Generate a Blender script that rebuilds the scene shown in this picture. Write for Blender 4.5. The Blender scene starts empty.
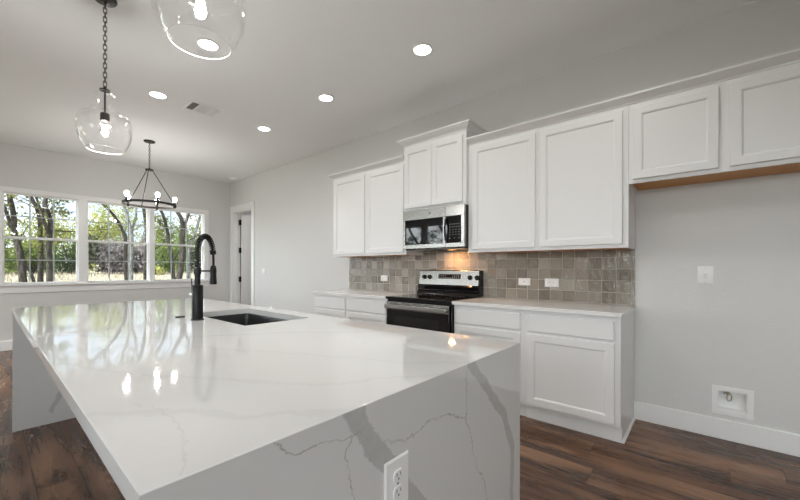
import bpy, math, random
from mathutils import Vector, Matrix, noise as mnoise
R = math.radians
PI = math.pi
SC = bpy.context.scene
COL = SC.collection

# ------------------------------------------------------------------ camera, world, sun, exposure
CAM_H = 1.213
YAW = 0.8622
F_PX = 355.77
cam_d = bpy.data.cameras.new('camera')
cam = bpy.data.objects.new('camera', cam_d)
COL.objects.link(cam)
cam_d.sensor_width = 36.0
cam_d.sensor_fit = 'HORIZONTAL'
cam_d.lens = F_PX / 800 * 36.0
cam_d.shift_y = (268.65 - 250) / 800
cam_d.clip_start = 0.02
cam_d.clip_end = 400
cam.matrix_world = (Matrix.Translation((0, 0, CAM_H)) @ Matrix.Rotation(-YAW, 4, 'Z')
                    @ Matrix.Rotation(PI / 2, 4, 'X') @ Matrix.Rotation(0.0017, 4, 'Z'))
SC.camera = cam

WORLD_GAIN = 1.0
GLOW_GAIN = 6.5
SUN_STRENGTH = 2.2
CAN_POWER = 2.4
SC.view_settings.view_transform = 'Standard'
SC.view_settings.look = 'None'
SC.view_settings.gamma = 1.0
SC.view_settings.use_curve_mapping = False
SC.view_settings.exposure = 0.40
SC.cycles.use_denoising = True
SC.cycles.max_bounces = 10
SC.cycles.diffuse_bounces = 6
SC.cycles.glossy_bounces = 5
SC.cycles.transmission_bounces = 8
SC.cycles.transparent_max_bounces = 24
SC.cycles.caustics_reflective = False
SC.cycles.caustics_refractive = False
SC.cycles.sample_clamp_indirect = 6.0


class NT:
    """small node-tree builder"""
    def __init__(self, tree):
        self.t = tree
        self.t.nodes.clear()

    def n(self, kind, **kw):
        nd = self.t.nodes.new(kind)
        for k, v in kw.items():
            setattr(nd, k, v)
        return nd

    def link(self, a, b):
        self.t.links.new(a, b)

    def put(self, v, sock):
        if v is None:
            return
        if isinstance(v, bpy.types.NodeSocket):
            self.link(v, sock)
        else:
            if sock.type == 'RGBA' and len(v) == 3:
                v = (*v, 1)
            sock.default_value = v

    def math(self, op, a, b=None, c=None, clamp=False):
        nd = self.n('ShaderNodeMath', operation=op, use_clamp=clamp)
        for i, v in enumerate((a, b, c)):
            self.put(v, nd.inputs[i])
        return nd.outputs[0]

    def sstep(self, v, a, b, ta=0.0, tb=1.0):
        nd = self.n('ShaderNodeMapRange', interpolation_type='SMOOTHSTEP')
        self.put(v, nd.inputs[0])
        for i, x in enumerate((a, b, ta, tb)):
            self.put(x, nd.inputs[i + 1])
        return nd.outputs[0]

    def mix(self, f, a, b, blend='MIX'):
        nd = self.n('ShaderNodeMix', data_type='RGBA', blend_type=blend)
        self.put(f, nd.inputs[0])
        self.put(a, nd.inputs[6])
        self.put(b, nd.inputs[7])
        return nd.outputs[2]

    def noise(self, vec, scale=5, detail=2, rough=.5, dist=0.0):
        nd = self.n('ShaderNodeTexNoise')
        if vec is not None:
            self.link(vec, nd.inputs['Vector'])
        nd.inputs['Scale'].default_value = scale
        nd.inputs['Detail'].default_value = detail
        nd.inputs['Roughness'].default_value = rough
        nd.inputs['Distortion'].default_value = dist
        return nd.outputs[0]

    def pos(self):
        return self.n('ShaderNodeNewGeometry').outputs['Position']

    def obj(self):
        return self.n('ShaderNodeTexCoord').outputs['Object']

    def sep(self, v):
        nd = self.n('ShaderNodeSeparateXYZ')
        self.link(v, nd.inputs[0])
        return nd.outputs

    def comb(self, x, y, z):
        nd = self.n('ShaderNodeCombineXYZ')
        for i, v in enumerate((x, y, z)):
            self.put(v, nd.inputs[i])
        return nd.outputs[0]

    def bump(self, h, strength=.3, dist=.002):
        nd = self.n('ShaderNodeBump')
        self.link(h, nd.inputs['Height'])
        nd.inputs['Strength'].default_value = strength
        nd.inputs['Distance'].default_value = dist
        return nd.outputs[0]

    def ramp(self, f, stops):
        nd = self.n('ShaderNodeValToRGB')
        self.link(f, nd.inputs[0])
        el = nd.color_ramp.elements
        while len(el) < len(stops):
            el.new(.5)
        for e, (p, c) in zip(el, stops):
            e.position = p
            e.color = (*c, 1)
        return nd.outputs[0]


w = bpy.data.worlds.new('sky')
SC.world = w
w.use_nodes = True
q = NT(w.node_tree)
inc = q.n('ShaderNodeTexCoord').outputs['Generated']
sx, sy, sz = q.sep(inc)
up = q.sstep(sz, -0.05, 0.75)
skyc = q.mix(up, (.76, .88, 1.0), (.42, .62, .95))
cl = q.noise(inc, 3.2, 5, .6)
skyc = q.mix(q.sstep(cl, .45, .62), skyc, (.92, .96, 1))
below = q.sstep(sz, -.12, -.02)
skyc = q.mix(below, (.30, .28, .20), skyc)
# brighter sky on the sun's side (towards -x), added to light the room
side = q.math('ADD', q.math('MULTIPLY', sx, -.98), q.math('MULTIPLY', sy, -.05))
glow = q.math('MULTIPLY', q.sstep(side, -.25, .75), below)
skyc = q.mix(glow, skyc, (.92, .965, 1))
gain = q.math('ADD', q.math('MULTIPLY', glow, GLOW_GAIN), WORLD_GAIN)
bg = q.n('ShaderNodeBackground')
q.link(skyc, bg.inputs[0])
q.link(gain, bg.inputs[1])
q.link(bg.outputs[0], q.n('ShaderNodeOutputWorld').inputs[0])
w.cycles.sampling_method = 'AUTOMATIC'

sun_d = bpy.data.lights.new('sun', 'SUN')
sun_d.energy = SUN_STRENGTH
sun_d.angle = R(.6)
sun_d.color = (1, .94, .84)
sun = bpy.data.objects.new('sun', sun_d)
COL.objects.link(sun)
sun.location = (-20, -6, 20)
sun.rotation_euler = Vector((.80, .12, -.55)).to_track_quat('-Z', 'Y').to_euler()

# ------------------------------------------------------------------ mesh helpers
class MB:
    def __init__(self):
        self.v = []
        self.f = []

    def add(self, vs, fs):
        o = len(self.v)
        self.v += [tuple(a) for a in vs]
        self.f += [tuple(i + o for i in f) for f in fs]
        return self

    def box(self, x0, x1, y0, y1, z0, z1, m=None):
        vs = [(x0, y0, z0), (x1, y0, z0), (x1, y1, z0), (x0, y1, z0),
              (x0, y0, z1), (x1, y0, z1), (x1, y1, z1), (x0, y1, z1)]
        if m:
            vs = [m @ Vector(p) for p in vs]
        return self.add(vs, [(3, 2, 1, 0), (4, 5, 6, 7), (0, 1, 5, 4), (1, 2, 6, 5), (2, 3, 7, 6), (3, 0, 4, 7)])

    def lathe(self, prof, c, axis='Z', n=32, cap0=True, cap1=True, m=None):
        """prof: list of (r, h) along axis from centre c"""
        vs, fs = [], []
        for r, h in prof:
            for i in range(n):
                a = 2 * PI * i / n
                p = (r * math.cos(a), r * math.sin(a), h)
                if axis == 'X':
                    p = (p[2], p[0], p[1])
                elif axis == '-X':
                    p = (-p[2], -p[0], p[1])
                elif axis == '-Y':
                    p = (p[0], -p[2], p[1])
                elif axis == 'Y':
                    p = (-p[0], p[2], p[1])
                p = Vector(p)
                if m:
                    p = m @ p
                vs.append(p + Vector(c))
        for k in range(len(prof) - 1):
            for i in range(n):
                j = (i + 1) % n
                fs.append((k * n + i, k * n + j, (k + 1) * n + j, (k + 1) * n + i))
        if cap0:
            fs.append(tuple(reversed(range(n))))
        if cap1:
            fs.append(tuple((len(prof) - 1) * n + i for i in range(n)))
        return self.add(vs, fs)

    def tube(self, pts, rad, n=10, closed=False, cap=True):
        pts = [Vector(p) for p in pts]
        N = len(pts)
        rads = rad if isinstance(rad, (list, tuple)) else [rad] * N
        vs, fs = [], []
        prev = None
        for k, p in enumerate(pts):
            if closed:
                d = pts[(k + 1) % N] - pts[k - 1]
            else:
                d = pts[min(k + 1, N - 1)] - pts[max(k - 1, 0)]
            d.normalize()
            if prev is None:
                a = Vector((0, 0, 1)) if abs(d.z) < .9 else Vector((1, 0, 0))
                u = d.cross(a).normalized()
            else:
                u = (prev - d * prev.dot(d))
                if u.length < 1e-6:
                    u = d.orthogonal()
                u.normalize()
            prev = u
            vv = d.cross(u)
            for i in range(n):
                a = 2 * PI * i / n
                vs.append(p + (u * math.cos(a) + vv * math.sin(a)) * rads[k])
        M = N if closed else N - 1
        for k in range(M):
            k2 = (k + 1) % N
            for i in range(n):
                j = (i + 1) % n
                fs.append((k * n + i, k * n + j, k2 * n + j, k2 * n + i))
        if cap and not closed:
            fs.append(tuple(reversed(range(n))))
            fs.append(tuple((N - 1) * n + i for i in range(n)))
        return self.add(vs, fs)

    def torus(self, c, R0, r0, n=48, m=10):
        pts = [Vector(c) + Vector((R0 * math.cos(2 * PI * i / n), R0 * math.sin(2 * PI * i / n), 0)) for i in range(n)]
        return self.tube(pts, r0, m, closed=True)

    def prism(self, outline, axis, a0, a1):
        """outline of 2-D points extruded along axis ('X','Y','Z')"""
        n = len(outline)
        vs = []
        for a in (a0, a1):
            for p, s in outline:
                vs.append({'X': (a, p, s), 'Y': (p, a, s), 'Z': (p, s, a)}[axis])
        fs = [(i, (i + 1) % n, n + (i + 1) % n, n + i) for i in range(n)]
        fs += [tuple(reversed(range(n))), tuple(range(n, 2 * n))]
        return self.add(vs, fs)

    def rings(self, y0, y1, z0, z1, x, steps, cap=True):
        """nested rectangles in a plane facing -X: steps = (inset, depth) ; depth>0 goes to +X"""
        vs, fs = [], []
        for ins, d in steps:
            vs += [(x + d, y0 + ins, z0 + ins), (x + d, y1 - ins, z0 + ins), (x + d, y1 - ins, z1 - ins), (x + d, y0 + ins, z1 - ins)]
        for k in range(len(steps) - 1):
            for i in range(4):
                j = (i + 1) % 4
                fs.append((k * 4 + i, k * 4 + j, k * 4 + 4 + j, k * 4 + 4 + i))
        if cap:
            b = (len(steps) - 1) * 4
            fs.append((b, b + 1, b + 2, b + 3))
            fs.append((3, 2, 1, 0))
        return self.add(vs, fs)

    def frame(self, y0, y1, z0, z1, wd, x0, x1, wb=None):
        """rectangular frame in a YZ plane, thickness x0..x1"""
        wb = wd if wb is None else wb
        self.box(x0, x1, y0, y0 + wd, z0, z1)
        self.box(x0, x1, y1 - wd, y1, z0, z1)
        self.box(x0, x1, y0 + wd, y1 - wd, z0, z0 + wb)
        return self.box(x0, x1, y0 + wd, y1 - wd, z1 - wd, z1)


def wloc(o):
    p = Vector((0, 0, 0))
    while o is not None:
        p += o.location
        o = o.parent
    return p


def obj(name, mb, mat, parent=None, bevel=0, smooth=True, angle=35, loc=None):
    org = wloc(parent) if parent is not None else Vector(loc or (0, 0, 0))
    me = bpy.data.meshes.new(name)
    me.from_pydata([tuple(Vector(v) - org) for v in mb.v], [], mb.f)
    me.update()
    if smooth:
        me.polygons.foreach_set('use_smooth', [True] * len(me.polygons))
        me.set_sharp_from_angle(angle=R(angle))
    for m_ in (mat if isinstance(mat, list) else [mat]):
        me.materials.append(m_)
    o = bpy.data.objects.new(name, me)
    COL.objects.link(o)
    if parent is not None:
        o.parent = parent
    else:
        o.location = org
    if bevel:
        b = o.modifiers.new('bevel', 'BEVEL')
        b.width = bevel
        b.segments = 2
        b.limit_method = 'ANGLE'
        b.angle_limit = R(40)
        b.harden_normals = False
    return o


def tag(o, label=None, cat=None, group=None, kind=None):
    if label:
        o['label'] = label
    if cat:
        o['category'] = cat
    if group:
        o['group'] = group
    if kind:
        o['kind'] = kind
    return o


def thing(name, label, cat, loc=(0, 0, 0), group=None):
    o = bpy.data.objects.new(name, None)
    o.empty_display_size = .1
    COL.objects.link(o)
    o.location = loc
    return tag(o, label, cat, group)


def struct(name, mb, mat, bevel=0, **k):
    o = obj(name, mb, mat, bevel=bevel, **k)
    o['kind'] = 'structure'
    return o


def copy_tree(o, parent=None):
    c = o.copy()
    COL.objects.link(c)
    if parent is not None:
        c.parent = parent
    for ch in [x for x in bpy.data.objects if x.parent == o]:
        copy_tree(ch, c)
    return c

# ------------------------------------------------------------------ materials
def principled(name, col=(.8, .8, .8), rough=.5, metal=0.0, spec=.5, coat=0.0, coat_rough=.03, build=None):
    m = bpy.data.materials.new(name)
    m.use_nodes = True
    t = NT(m.node_tree)
    p = t.n('ShaderNodeBsdfPrincipled')
    p.inputs['Base Color'].default_value = (*col, 1)
    p.inputs['Roughness'].default_value = rough
    p.inputs['Metallic'].default_value = metal
    p.inputs['Specular IOR Level'].default_value = spec
    p.inputs['Coat Weight'].default_value = coat
    p.inputs['Coat Roughness'].default_value = coat_rough
    t.link(p.outputs[0], t.n('ShaderNodeOutputMaterial').inputs[0])
    if build:
        build(t, p)
    return m


def emissive(name, col, strength, rough=.4):
    m = bpy.data.materials.new(name)
    m.use_nodes = True
    t = NT(m.node_tree)
    p = t.n('ShaderNodeBsdfPrincipled')
    p.inputs['Base Color'].default_value = (*col, 1)
    p.inputs['Roughness'].default_value = rough
    p.inputs['Emission Color'].default_value = (*col, 1)
    p.inputs['Emission Strength'].default_value = strength
    t.link(p.outputs[0], t.n('ShaderNodeOutputMaterial').inputs[0])
    return m


def thin_glass(name, edge=.35, tint=(1, 1, 1), base=.03, wavy=0.0, power=4.0):
    m = bpy.data.materials.new(name)
    m.use_nodes = True
    t = NT(m.node_tree)
    tr = t.n('ShaderNodeBsdfTransparent')
    tr.inputs[0].default_value = (*tint, 1)
    gl = t.n('ShaderNodeBsdfGlossy')
    gl.inputs['Roughness'].default_value = .02
    gl.inputs[0].default_value = (1, 1, 1, 1)
    lw = t.n('ShaderNodeLayerWeight')
    lw.inputs[0].default_value = .5
    if wavy:
        bn_ = t.bump(t.noise(t.obj(), 16, 3, .55), wavy, .01)
        t.link(bn_, gl.inputs['Normal'])
        t.link(bn_, lw.inputs['Normal'])
    f = t.math('POWER', lw.outputs['Facing'], power)
    f = t.math('ADD', t.math('MULTIPLY', f, edge), base, clamp=True)
    mx = t.n('ShaderNodeMixShader')
    t.link(f, mx.inputs[0])
    t.link(tr.outputs[0], mx.inputs[1])
    t.link(gl.outputs[0], mx.inputs[2])
    t.link(mx.outputs[0], t.n('ShaderNodeOutputMaterial').inputs[0])
    return m


def b_texture(scale, strength, dist=.0015):
    def f(t, p):
        h = t.noise(t.pos(), scale, 3, .6)
        h2 = t.sstep(h, .42, .62)
        t.link(t.bump(h2, strength, dist), p.inputs['Normal'])
    return f


M = {}
M['wall'] = principled('wall_paint', (.715, .715, .705), .75, spec=.25, build=b_texture(130, .35))
M['ceiling'] = principled('ceiling_paint', (.92, .93, .93), .85, spec=.15, build=b_texture(110, .35))
M['trim'] = principled('trim_paint', (.88, .88, .875), .35, spec=.4)
M['cabinet'] = principled('cabinet_paint', (.80, .80, .795), .32, spec=.4)
M['cabinet_wood'] = principled('cabinet_underside_wood', (.50, .25, .09), .5, build=lambda t, p: t.link(
    t.mix(t.noise(t.n('ShaderNodeTexCoord').outputs['Object'], 14, 3, .6), (.62, .29, .075), (.50, .22, .05)), p.inputs['Base Color']))
M['black'] = principled('matte_black_metal', (.008, .008, .009), .33, metal=0, spec=.32)
M['bronze'] = principled('dark_bronze_metal', (.035, .03, .027), .4, metal=.6)
M['glass_black'] = principled('black_glass', (.003, .003, .004), .03, spec=.5, coat=0)
M['black_enamel'] = principled('black_enamel', (.005, .005, .006), .12, spec=.4)
M['plastic'] = principled('white_plastic', (.90, .90, .89), .3)
M['slot'] = principled('dark_slot', (.02, .02, .02), .6)
M['sink'] = principled('black_composite', (.025, .026, .028), .32, spec=.5)
M['chrome'] = principled('chrome', (.75, .75, .76), .12, metal=1)
M['brass'] = principled('aged_brass', (.45, .40, .28), .3, metal=1)
M['pane'] = thin_glass('window_glass', .5, (.985, .995, .99), .03)
M['pendant_glass'] = thin_glass('clear_pendant_glass', 1.0, (.975, .975, .975), .05, .35, 3.0)
M['bulb'] = emissive('glowing_bulb', (1, .965, .925), 105)
M['filament'] = emissive('bright_filament', (1, .9, .74), 90)
M['lens'] = emissive('led_lens', (1, .97, .92), 16)
M['led_warm'] = emissive('warm_cooktop_lamp', (1, .50, .18), 1.2)
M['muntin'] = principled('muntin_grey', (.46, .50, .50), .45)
M['vent_dark'] = principled('duct_shadow_grey', (.18, .18, .18), .8)
M['label_ink'] = principled('faint_button_print', (.35, .36, .37), .5)
M['display'] = principled('control_display', (.02, .022, .028), .15, build=None)


def steel(t, p):
    x, y, z = t.sep(t.pos())
    h = t.noise(t.comb(t.math('MULTIPLY', x, 4), t.math('MULTIPLY', y, 4), t.math('MULTIPLY', z, 120)), 1.0, 2, .5)
    t.link(t.sstep(h, .2, .8, .23, .27), p.inputs['Roughness'])


M['steel'] = principled('brushed_steel', (.42, .415, .40), .22, metal=1, build=steel)


def vein(t, u, v, pts, width, amp, nz, soft=.5):
    """distance-to-polyline mask in the (u,v) plane, warped by noise; returns 0..1"""
    best = None
    uu = t.math('ADD', u, t.math('MULTIPLY', t.math('SUBTRACT', nz[0], .5), amp))
    vv = t.math('ADD', v, t.math('MULTIPLY', t.math('SUBTRACT', nz[1], .5), amp))
    for (a, b) in zip(pts[:-1], pts[1:]):
        ex, ey = b[0] - a[0], b[1] - a[1]
        L2 = ex * ex + ey * ey
        px = t.math('SUBTRACT', uu, a[0])
        py = t.math('SUBTRACT', vv, a[1])
        k = t.math('ADD', t.math('MULTIPLY', px, ex / L2), t.math('MULTIPLY', py, ey / L2), clamp=True)
        dx = t.math('SUBTRACT', px, t.math('MULTIPLY', k, ex))
        dy = t.math('SUBTRACT', py, t.math('MULTIPLY', k, ey))
        d = t.math('SQRT', t.math('ADD', t.math('MULTIPLY', dx, dx), t.math('MULTIPLY', dy, dy)))
        best = d if best is None else t.math('MINIMUM', best, d)
    return t.sstep(best, width * soft, width, 1.0, 0.0)


def island_quartz(t, p):
    pos = t.pos()
    x, y, z = t.sep(pos)
    nx = t.noise(pos, 9, 8, .72)
    off = t.n('ShaderNodeVectorMath', operation='ADD')
    t.link(pos, off.inputs[0])
    off.inputs[1].default_value = (7.3, 2.1, 9.7)
    ny = t.noise(off.outputs[0], 9, 8, .72)
    nz = (nx, ny)
    base = t.mix(t.noise(pos, 2.2, 4, .6), (.70, .70, .69), (.76, .76, .755))
    front = t.math('LESS_THAN', z, .9125)
    top = t.math('SUBTRACT', 1.0, front)
    nearp = t.math('MULTIPLY', front, t.math('LESS_THAN', y, 1.0))
    wide = vein(t, x, z, [(.497, .95), (.522, .89), (.568, .815), (.645, .715), (.72, .62), (.82, .45)], .027, .06, nz, .84)
    wide2 = vein(t, x, z, [(.985, .95), (1.03, .885), (1.13, .79), (1.25, .68), (1.335, .52), (1.325, .3), (1.25, .05)], .021, .06, nz, .80)
    wv = t.math('MULTIPLY', t.math('MAXIMUM', wide, wide2), nearp)
    streak = t.noise(pos, 38, 5, .7)
    wcol = t.mix(streak, (.43, .43, .42), (.62, .62, .61))
    col = t.mix(t.math('MULTIPLY', wv, .9), base, wcol)
    cracks = None
    for pts in ([(.985, .90), (.98, .74), (1.06, .55), (1.135, .41), (1.16, .1)],
                [(.605, .812), (.677, .788), (.783, .795), (.856, .786), (.955, .757), (.98, .75)],
                [(.508, .85), (.484, .818), (.511, .722), (.50, .60)],
                [(.30, .93), (.366, .881), (.421, .878), (.484, .859), (.54, .85)]):
        c = vein(t, x, z, pts, .0030, .085, nz, .3)
        cracks = c if cracks is None else t.math('MAXIMUM', cracks, c)
    cracks = t.math('MULTIPLY', cracks, nearp)
    col = t.mix(t.math('MULTIPLY', t.math('MULTIPLY', cracks, t.sstep(streak, .35, .6, .35, 1)), .65), col, (.30, .28, .24))
    # soft veins across the top
    tv = None
    for pts, wd in (([(.14, .95), (.265, .834), (.35, .703), (.46, .619), (.54, .53)], .018),
                    ([(.13, 1.6), (.30, 1.15), (.412, .992), (.556, .746), (.752, .645), (.9, .5)], .014),
                    ([(.5, 1.5), (.783, .939), (.865, .742), (1.0, .56)], .012),
                    ([(.13, 2.3), (.5, 1.75), (.9, 1.5), (1.42, .95)], .02),
                    ([(.13, 3.3), (.6, 2.6), (.9, 2.9), (1.42, 3.4)], .02)):
        c = vein(t, x, y, pts, wd, .12, nz, .5)
        tv = c if tv is None else t.math('MAXIMUM', tv, c)
    tv = t.math('MULTIPLY', tv, top)
    col = t.mix(t.math('MULTIPLY', tv, .24), col, (.56, .56, .56))
    tc = None
    for pts in ([(.207, .961), (.245, .858), (.235, .72), (.186, .577)], [(.8, 1.9), (.9, 1.5), (1.1, 1.2), (1.4, 1.05)]):
        c = vein(t, x, y, pts, .003, .07, nz, .3)
        tc = c if tc is None else t.math('MAXIMUM', tc, c)
    col = t.mix(t.math('MULTIPLY', t.math('MULTIPLY', tc, top), .2), col, (.45, .43, .40))
    # far end panel carries one short vein
    farp = t.math('MULTIPLY', front, t.math('GREATER_THAN', y, 3.0))
    fv = t.math('MULTIPLY', vein(t, x, z, [(.34, .10), (.39, .22), (.46, .35), (.6, .5)], .02, .06, nz, .6), farp)
    col = t.mix(t.math('MULTIPLY', fv, .6), col, (.45, .45, .44))
    t.link(col, p.inputs['Base Color'])
    p.inputs['Roughness'].default_value = .045


M['island'] = principled('veined_white_quartz', (.8, .8, .79), .045, spec=.8, build=island_quartz)


def counter_quartz(t, p):
    pos = t.pos()
    n1 = t.noise(pos, 3.5, 6, .6, .6)
    v = t.math('ABSOLUTE', t.math('SUBTRACT', n1, .5))
    col = t.mix(t.math('MULTIPLY', t.sstep(v, 0, .02, 1, 0), .25), (.80, .79, .775), (.6, .59, .58))
    t.link(col, p.inputs['Base Color'])


M['counter'] = principled('white_quartz', (.8, .8, .79), .13, spec=.55, build=counter_quartz)

TY0, TYP, TZ0, TZP = .455, .1067, .919, .0978


def tile(t, p):
    pos = t.pos()
    x, y, z = t.sep(pos)
    a = t.math('DIVIDE', t.math('SUBTRACT', y, TY0), TYP)
    b = t.math('DIVIDE', t.math('SUBTRACT', z, TZ0), TZP)
    ia, ib = t.math('FLOOR', a), t.math('FLOOR', b)
    fa, fb = t.math('FRACT', a), t.math('FRACT', b)
    ea = t.math('MINIMUM', fa, t.math('SUBTRACT', 1.0, fa))
    eb = t.math('MINIMUM', fb, t.math('SUBTRACT', 1.0, fb))
    e = t.math('MINIMUM', ea, eb)
    grout = t.sstep(e, .018, .034, 1, 0)
    wn = t.n('ShaderNodeTexWhiteNoise', noise_dimensions='3D')
    t.link(t.comb(ia, ib, 3.0), wn.inputs[0])
    cell = wn.outputs['Value']
    rc, gc, bc = t.sep(wn.outputs['Color'])
    tc = t.ramp(cell, [(0, (.135, .112, .085)), (.35, (.215, .188, .150)), (.7, (.30, .268, .225)), (1, (.42, .385, .335))])
    mott = t.noise(pos, 26, 4, .6)
    tc = t.mix(t.math('MULTIPLY', mott, .45), tc, (.30, .275, .235))
    col = t.mix(grout, tc, (.60, .585, .54))
    t.link(col, p.inputs['Base Color'])
    t.link(t.math('ADD', t.math('MULTIPLY', grout, .5), .09), p.inputs['Roughness'])
    # each glazed tile leans a little and has a wavy face
    lean = t.math('ADD', t.math('MULTIPLY', t.math('SUBTRACT', rc, .5), fa), t.math('MULTIPLY', t.math('SUBTRACT', gc, .5), fb))
    h = t.math('ADD', t.math('MULTIPLY', lean, .5), t.math('MULTIPLY', t.noise(pos, 22, 2, .5), .8))
    h = t.math('SUBTRACT', h, t.math('MULTIPLY', grout, .5))
    t.link(t.bump(h, 1.0, .010), p.inputs['Normal'])


M['tile'] = principled('glazed_taupe_tile', (.4, .37, .33), .1, spec=.6, build=tile)


def planks(t, p):
    pos = t.pos()
    x, y, z = t.sep(pos)
    PW, PL = .185, 1.25
    a = t.math('DIVIDE', x, PW)
    ia = t.math('FLOOR', a)
    wn = t.n('ShaderNodeTexWhiteNoise', noise_dimensions='1D')
    t.link(ia, wn.inputs['W'])
    b = t.math('ADD', t.math('DIVIDE', y, PL), t.math('MULTIPLY', wn.outputs[0], 5.3))
    ib = t.math('FLOOR', b)
    fa, fb = t.math('FRACT', a), t.math('FRACT', b)
    ea = t.math('MULTIPLY', t.math('MINIMUM', fa, t.math('SUBTRACT', 1.0, fa)), PW)
    eb = t.math('MULTIPLY', t.math('MINIMUM', fb, t.math('SUBTRACT', 1.0, fb)), PL)
    seam = t.sstep(t.math('MINIMUM', ea, eb), .0008, .0028, 1, 0)
    wn2 = t.n('ShaderNodeTexWhiteNoise', noise_dimensions='3D')
    t.link(t.comb(ia, ib, 1.0), wn2.inputs[0])
    cv = wn2.outputs['Value']
    # grain stretched along the board, shifted per board
    gx = t.math('ADD', t.math('MULTIPLY', x, 16), t.math('MULTIPLY', cv, 40))
    gy = t.math('ADD', t.math('MULTIPLY', y, 1.3), t.math('MULTIPLY', ia, 3.7))
    g1 = t.noise(t.comb(gx, gy, 0.0), 1.0, 4, .62, .4)
    fine = t.noise(t.comb(t.math('MULTIPLY', gx, 9), t.math('MULTIPLY', gy, 3), 0.0), 1.0, 3, .6)
    broad = t.noise(t.comb(t.math('MULTIPLY', gx, .33), t.math('MULTIPLY', gy, .8), 4.0), 1.0, 3, .5)
    rings = t.math('SINE', t.math('MULTIPLY', g1, 46))
    dark, mid, light = (.034, .015, .008), (.13, .058, .029), (.31, .168, .095)
    c = t.mix(t.sstep(g1, .34, .66), dark, mid)
    c = t.mix(t.math('MULTIPLY', t.sstep(broad, .45, .66), .85), c, light)
    c = t.mix(t.math('MULTIPLY', t.sstep(rings, .3, 1.0), .22), c, light)
    c = t.mix(t.math('MULTIPLY', t.sstep(fine, .5, .75), .22), c, dark)
    c = t.mix(t.math('MULTIPLY', cv, .30), c, dark)
    c = t.mix(seam, c, (.008, .005, .004))
    t.link(c, p.inputs['Base Color'])
    t.link(t.sstep(g1, .3, .7, .22, .34), p.inputs['Roughness'])
    h = t.math('SUBTRACT', t.math('MULTIPLY', fine, .3), seam)
    t.link(t.bump(h, .25, .001), p.inputs['Normal'])


M['floor'] = principled('dark_walnut_planks', (.1, .06, .04), .3, spec=.36, build=planks)


def drygrass(t, p):
    pos = t.pos()
    n = t.noise(pos, .9, 5, .65)
    n2 = t.noise(pos, 14, 4, .7)
    c = t.mix(n, (.32, .27, .20), (.27, .27, .17))
    c = t.mix(t.sstep(n2, .4, .7), c, (.50, .45, .34))
    t.link(c, p.inputs['Base Color'])
    t.link(t.bump(n2, .6, .05), p.inputs['Normal'])


M['ground'] = principled('dry_grass', (.6, .5, .3), .95, spec=.1, build=drygrass)
M['grass_blade'] = principled('straw_blades', (.38, .32, .235), .9, spec=.1)


def barkf(c0, c1):
    def f(t, p):
        x, y, z = t.sep(t.obj())
        n = t.noise(t.comb(t.math('MULTIPLY', x, 22), t.math('MULTIPLY', y, 22), t.math('MULTIPLY', z, 5)), 1, 5, .7)
        t.link(t.mix(t.sstep(n, .38, .62), c0, c1), p.inputs['Base Color'])
        t.link(t.bump(n, .9, .03), p.inputs['Normal'])
    return f


M['bark_dark'] = principled('dark_bark', (.09, .08, .07), .9, spec=.15, build=barkf((.014, .012, .010), (.075, .064, .052)))
M['bark_pale'] = principled('pale_bark', (.2, .2, .18), .9, spec=.15, build=barkf((.08, .078, .072), (.27, .265, .25)))


def leafmat(name, a, b, tr=.35):
    m = bpy.data.materials.new(name)
    m.use_nodes = True
    t = NT(m.node_tree)
    c = t.mix(t.sstep(t.noise(t.obj(), 2.3, 3, .6), .35, .65), a, b)
    d = t.n('ShaderNodeBsdfDiffuse')
    tl = t.n('ShaderNodeBsdfTranslucent')
    t.link(c, d.inputs[0])
    t.link(c, tl.inputs[0])
    mx = t.n('ShaderNodeMixShader')
    mx.inputs[0].default_value = tr
    t.link(d.outputs[0], mx.inputs[1])
    t.link(tl.outputs[0], mx.inputs[2])
    t.link(mx.outputs[0], t.n('ShaderNodeOutputMaterial').inputs[0])
    return m


M['leaf_olive'] = leafmat('olive_leaves', (.10, .12, .03), (.24, .235, .075))
M['leaf_green'] = leafmat('green_leaves', (.09, .14, .035), (.21, .25, .08))
M['leaf_yellow'] = leafmat('yellow_green_leaves', (.22, .25, .07), (.40, .38, .13))
M['leaf_dark'] = leafmat('dark_green_leaves', (.035, .055, .025), (.09, .12, .05))
M['twig_grey'] = leafmat('grey_brown_twigs', (.12, .105, .10), (.25, .22, .21), .1)

# ------------------------------------------------------------------ room constants
WX, WY, ZC = 3.437, 7.78, 3.048
LX, NY = -3.0, -4.2
WT = .14


def wall_cells(mb, fixed0, fixed1, axis, a0, a1, z0, z1, holes):
    """solid wall slab with rectangular holes (a_lo,a_hi,z_lo,z_hi)"""
    cuts = sorted(set([a0, a1] + [h[0] for h in holes] + [h[1] for h in holes]))
    for lo, hi in zip(cuts[:-1], cuts[1:]):
        mid = (lo + hi) / 2
        hs = sorted([(h[2], h[3]) for h in holes if h[0] < mid < h[1]])
        z = z0
        for h0, h1 in hs + [(z1, z1)]:
            if h0 > z + 1e-6:
                if axis == 'Y':
                    mb.box(fixed0, fixed1, lo, hi, z, h0)
                else:
                    mb.box(lo, hi, fixed0, fixed1, z, h0)
            z = h1
    return mb


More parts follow.
